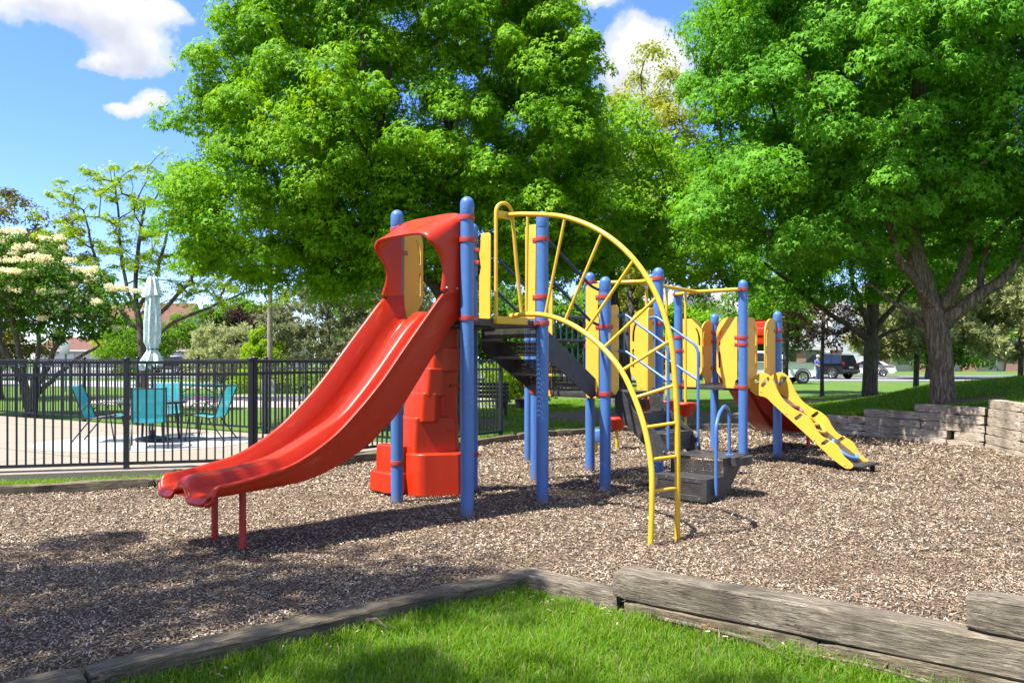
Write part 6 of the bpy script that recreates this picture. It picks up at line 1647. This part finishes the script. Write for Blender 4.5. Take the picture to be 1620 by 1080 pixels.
def suv_x(o, w2):
    boxpart(o, 'bumper', 'dark_steel', -2.52, -2.36, -w2 + .03, w2 - .03, .45, .72); boxpart(o, 'bumper', 'dark_steel', 2.36, 2.50, -w2 + .05, w2 - .05, .4, .7)
    for s in (-1, 1):
        boxpart(o, 'tail_light', 'tail_red', -2.45, -2.385, s * .86 - .09, s * .86 + .09, .98, 1.28); boxpart(o, 'headlight', 'lamp_clear', 2.36, 2.45, s * .75 - .18, s * .75 + .18, .85, 1.0); boxpart(o, 'mirror', 'car_black', .85, .97, s * (w2 + .1) - .1, s * (w2 + .1) + .1, 1.12, 1.28)
        boxpart(o, 'roof_rail', 'chrome', -1.9, .3, s * .68 - .02, s * .68 + .02, 1.88, 1.91, .005)
    boxpart(o, 'number_plate', 'plate', -2.452, -2.43, -.26, .26, .80, .94, .003); boxpart(o, 'bumper_trim', 'chrome', -2.535, -2.515, -.8, .8, .62, .66, .004)
SUVP = [(-2.42, .5), (-2.44, 1.12), (-2.3, 1.16), (1.0, 1.12), (1.9, 1.06), (2.35, .95), (2.42, .5), (2.2, .34), (-2.2, .36)]
SUVC = ([(-2.36, 1.08), (1.25, 1.06)], [(-2.1, 1.84), (.42, 1.84)])
SUVG = {'side': [(.04, .27, .12, .84), (.30, .58, .12, .84), (.61, .90, .12, .84)], 'front': [(.08, .92, .1, .9)], 'rear': [(.08, .92, .12, .86)]}
vehicle('suv', 'black sport utility vehicle seen from its rear corner beside the standing person', 'car', (PXX(1303, 63), 63.0, LAWN), R(122), M['car_black'], SUVP, SUVC, 2.0, (1.5, -1.5), .39, SUVG, suv_x)
def sedan_x(o, w2):
    boxpart(o, 'bumper', 'car_white', -2.5, -2.34, -w2 + .06, w2 - .06, .38, .62, .04)
    for s in (-1, 1):
        boxpart(o, 'tail_light', 'tail_red', -2.44, -2.36, s * .68 - .17, s * .68 + .17, .76, .90); boxpart(o, 'headlight', 'lamp_clear', 2.28, 2.38, s * .68 - .16, s * .68 + .16, .62, .74); boxpart(o, 'mirror', 'car_white', .62, .74, s * (w2 + .08) - .08, s * (w2 + .08) + .08, .98, 1.1)
    boxpart(o, 'number_plate', 'plate', -2.515, -2.495, -.26, .26, .46, .58, .003)
vehicle('sedan', 'white sedan car parked partly behind the dark maple trunk', 'car', (PXX(1368, 71), 71.0, LAWN), R(158), M['car_white'], [(-2.38, .42), (-2.4, .86), (-2.25, .98), (-1.5, 1.0), (1.0, .96), (1.9, .84), (2.32, .68), (2.36, .4), (2.1, .28), (-2.1, .3)], ([(-1.95, .94), (1.25, .92)], [(-1.05, 1.46), (.25, 1.46)]), 1.86, (1.45, -1.42), .34, {'side': [(.12, .48, .12, .82), (.52, .88, .12, .82)], 'front': [(.08, .92, .1, .9)], 'rear': [(.08, .92, .1, .9)]}, sedan_x)
vehicle('suv', 'dark car parked before the garages behind the closed umbrella', 'car', (PXX(264, 88), 88.0, LAWN), R(176), M['car_black'], SUVP, SUVC, 2.0, (1.5, -1.5), .39, SUVG, suv_x)

# ------------------------------------------------------------------ the standing person
def skin(name, pts, edges, rad, mat, par, sub=2, root=0):
    me = bpy.data.meshes.new(name); me.from_pydata(pts, edges, []); me.update()
    o = link(name, me, par); 
    sk = o.modifiers.new('skin', 'SKIN'); sk.use_smooth_shade = True
    for v, r_ in zip(me.skin_vertices[0].data, rad): v.radius = (r_, r_) if not isinstance(r_, tuple) else r_
    for i, v in enumerate(me.skin_vertices[0].data): v.use_root = (i == root)
    o.modifiers.new('sub', 'SUBSURF').levels = sub; o.modifiers['sub'].render_levels = sub
    me.materials.append(mat)
    return o
pn = thing('person', 'person in blue shirt, jeans and pale cap standing beside the black car', 'person', (PXX(1293.5, 56.0), 56.0, LAWN), R(25))
SK = paint('skin', (.42, .24, .17), .6); SH = paint('blue_shirt', (.08, .13, .40), .8); JN = paint('jeans', (.07, .11, .22), .85)
bp_ = [(0, 0, .95), (0, -.01, 1.15), (0, 0, 1.38), (0, .0, 1.48), (0, -.02, 1.60), (0, -.03, 1.70),
       (.18, 0, 1.40), (.24, -.02, 1.16), (.13, -.24, 1.06), (.05, -.30, 1.08), (-.18, 0, 1.40), (-.25, -.02, 1.16), (-.12, -.24, 1.04), (-.03, -.30, 1.06),
       (.10, 0, .90), (.11, -.02, .48), (.12, .02, .08), (.12, -.14, .04), (-.10, 0, .90), (-.11, -.02, .48), (-.13, .02, .08), (-.14, -.14, .04)]
be = [(0, 1), (1, 2), (2, 3), (3, 4), (4, 5), (2, 6), (6, 7), (7, 8), (8, 9), (2, 10), (10, 11), (11, 12), (12, 13), (0, 14), (14, 15), (15, 16), (16, 17), (0, 18), (18, 19), (19, 20), (20, 21)]
br2 = [.14, .14, .15, .06, .09, .075, .06, .045, .035, .035, .06, .045, .035, .035, .09, .06, .045, .04, .09, .06, .045, .04]
skin('body', bp_, be, br2, SK, pn)
skin('shirt', [bp_[i] for i in (0, 1, 2, 6, 7, 10, 11)], [(0, 1), (1, 2), (2, 3), (3, 4), (2, 5), (5, 6)], [.165, .165, .17, .085, .07, .085, .07], SH, pn)
skin('jeans', [bp_[i] for i in (0, 14, 15, 16, 18, 19, 20)], [(0, 1), (1, 2), (2, 3), (0, 4), (4, 5), (5, 6)], [.16, .11, .085, .075, .11, .085, .075], JN, pn)
for x in (.12, -.135):
    q = MB(); q.box(x - .05, x + .05, -.2, .09, 0, .085); q.build('shoe', M['white'], pn, bevel=.03, seg=2)
q = MB(); q.lathe([(.115, 0), (.115, .05), (.085, .10), (.01, .12)], (0, -.03, 1.68), 16); q.box(-.08, .08, -.24, -.1, 1.68, 1.695); q.build('cap', paint('cap', (.6, .6, .62), .8), pn, angle=50)
for x in (-.035, .035):
    q = MB(); q.ball((x, -.118, 1.635), .011, 6); q.build('eye', M['dark_steel'], pn)

# ------------------------------------------------------------------ small things on the ground
br3 = thing('fallen_branch', 'long thin bare fallen branch lying in the grass beside the sleepers', 'branch', (0, 0, LAWN))
q = MB(); q.tube(smooth_path([(.86, 4.72, .035), (1.05, 4.52, .05), (1.25, 4.36, .045), (1.45, 4.16, .04), (1.72, 3.93, .06), (2.0, 3.68, .045), (2.3, 3.42, .05)], 5), [.013 - .0003 * k for k in range(31)], 7)
q.tube(smooth_path([(1.25, 4.36, .045), (1.33, 4.22, .05), (1.40, 4.05, .04)], 4), [.009 - .0006 * k for k in range(9)], 6)
q.build('stick', M['bark_tan'], br3)
st = MB(); st.tube([(-.83, 4.60, LAWN + .06), (-.76, 4.53, LAWN + .09), (-.70, 4.50, LAWN + .05)], [.009, .011, .006], 6)
tag(st.build('broken_stick', M['bark_tan']), 'short broken stick in the grass beside the dark long sleeper', 'stick')
rg_ = random.Random(5)
def dry_leaf(k, X, Y, s):
    q = MB(); rows = []
    n = 9
    for i in range(5):
        u_ = i / 4; w_ = math.sin(PI * min(.95, u_ * .9 + .08)) ** .8 * .36 * (1 + .35 * math.sin(u_ * 14))
        rows.append([(s * (u_ - .5), s * w_ * (j / 2 - 1), s * (.22 * (j / 2 - 1) ** 2 + .18 * (u_ - .5) ** 2 + .05 * math.sin(j * 2 + i))) for j in range(5)])
    q.grid(rows)
    o = q.build('dead_leaf', M['dead_leaf'], None, angle=80, loc=(X, Y, LAWN + .045), rz=rg_.uniform(0, 6.2))
    o.rotation_euler = (rg_.uniform(-.6, .6), rg_.uniform(-.5, .5), rg_.uniform(0, 6.2))
    return tag(o, 'curled brown dead leaf lying along the foot of the long grey sleeper', 'leaf', 'dead leaves along the sleepers')
for k, (X, Y) in enumerate([(1.02, 4.63), (1.10, 4.58), (1.13, 4.52), (1.30, 4.40), (1.48, 4.30), (1.52, 4.26), (1.66, 4.14), (1.80, 4.05), (1.86, 4.0), (1.92, 3.96), (2.16, 3.78), (1.08, 4.50), (1.38, 4.36), (2.32, 3.62)]): dry_leaf(k, X, Y, rg_.uniform(.05, .085))
for X, Y, lab in ((PXX(730, 7.45), 7.45, 'brown clod of bark chips at the foot of the tall front post'), (PXX(1155, 8.3), 8.6, 'small brown clod beside the round step platform')):
    q = MB(); q.ball((0, 0, 0), .035, 10, 0, .7); o = q.build('bark_clod', M['soil'], None, loc=(X, Y, .02)); 
    for v in o.data.vertices: v.co *= rg_.uniform(.75, 1.25)
    tag(o, lab, 'clod')
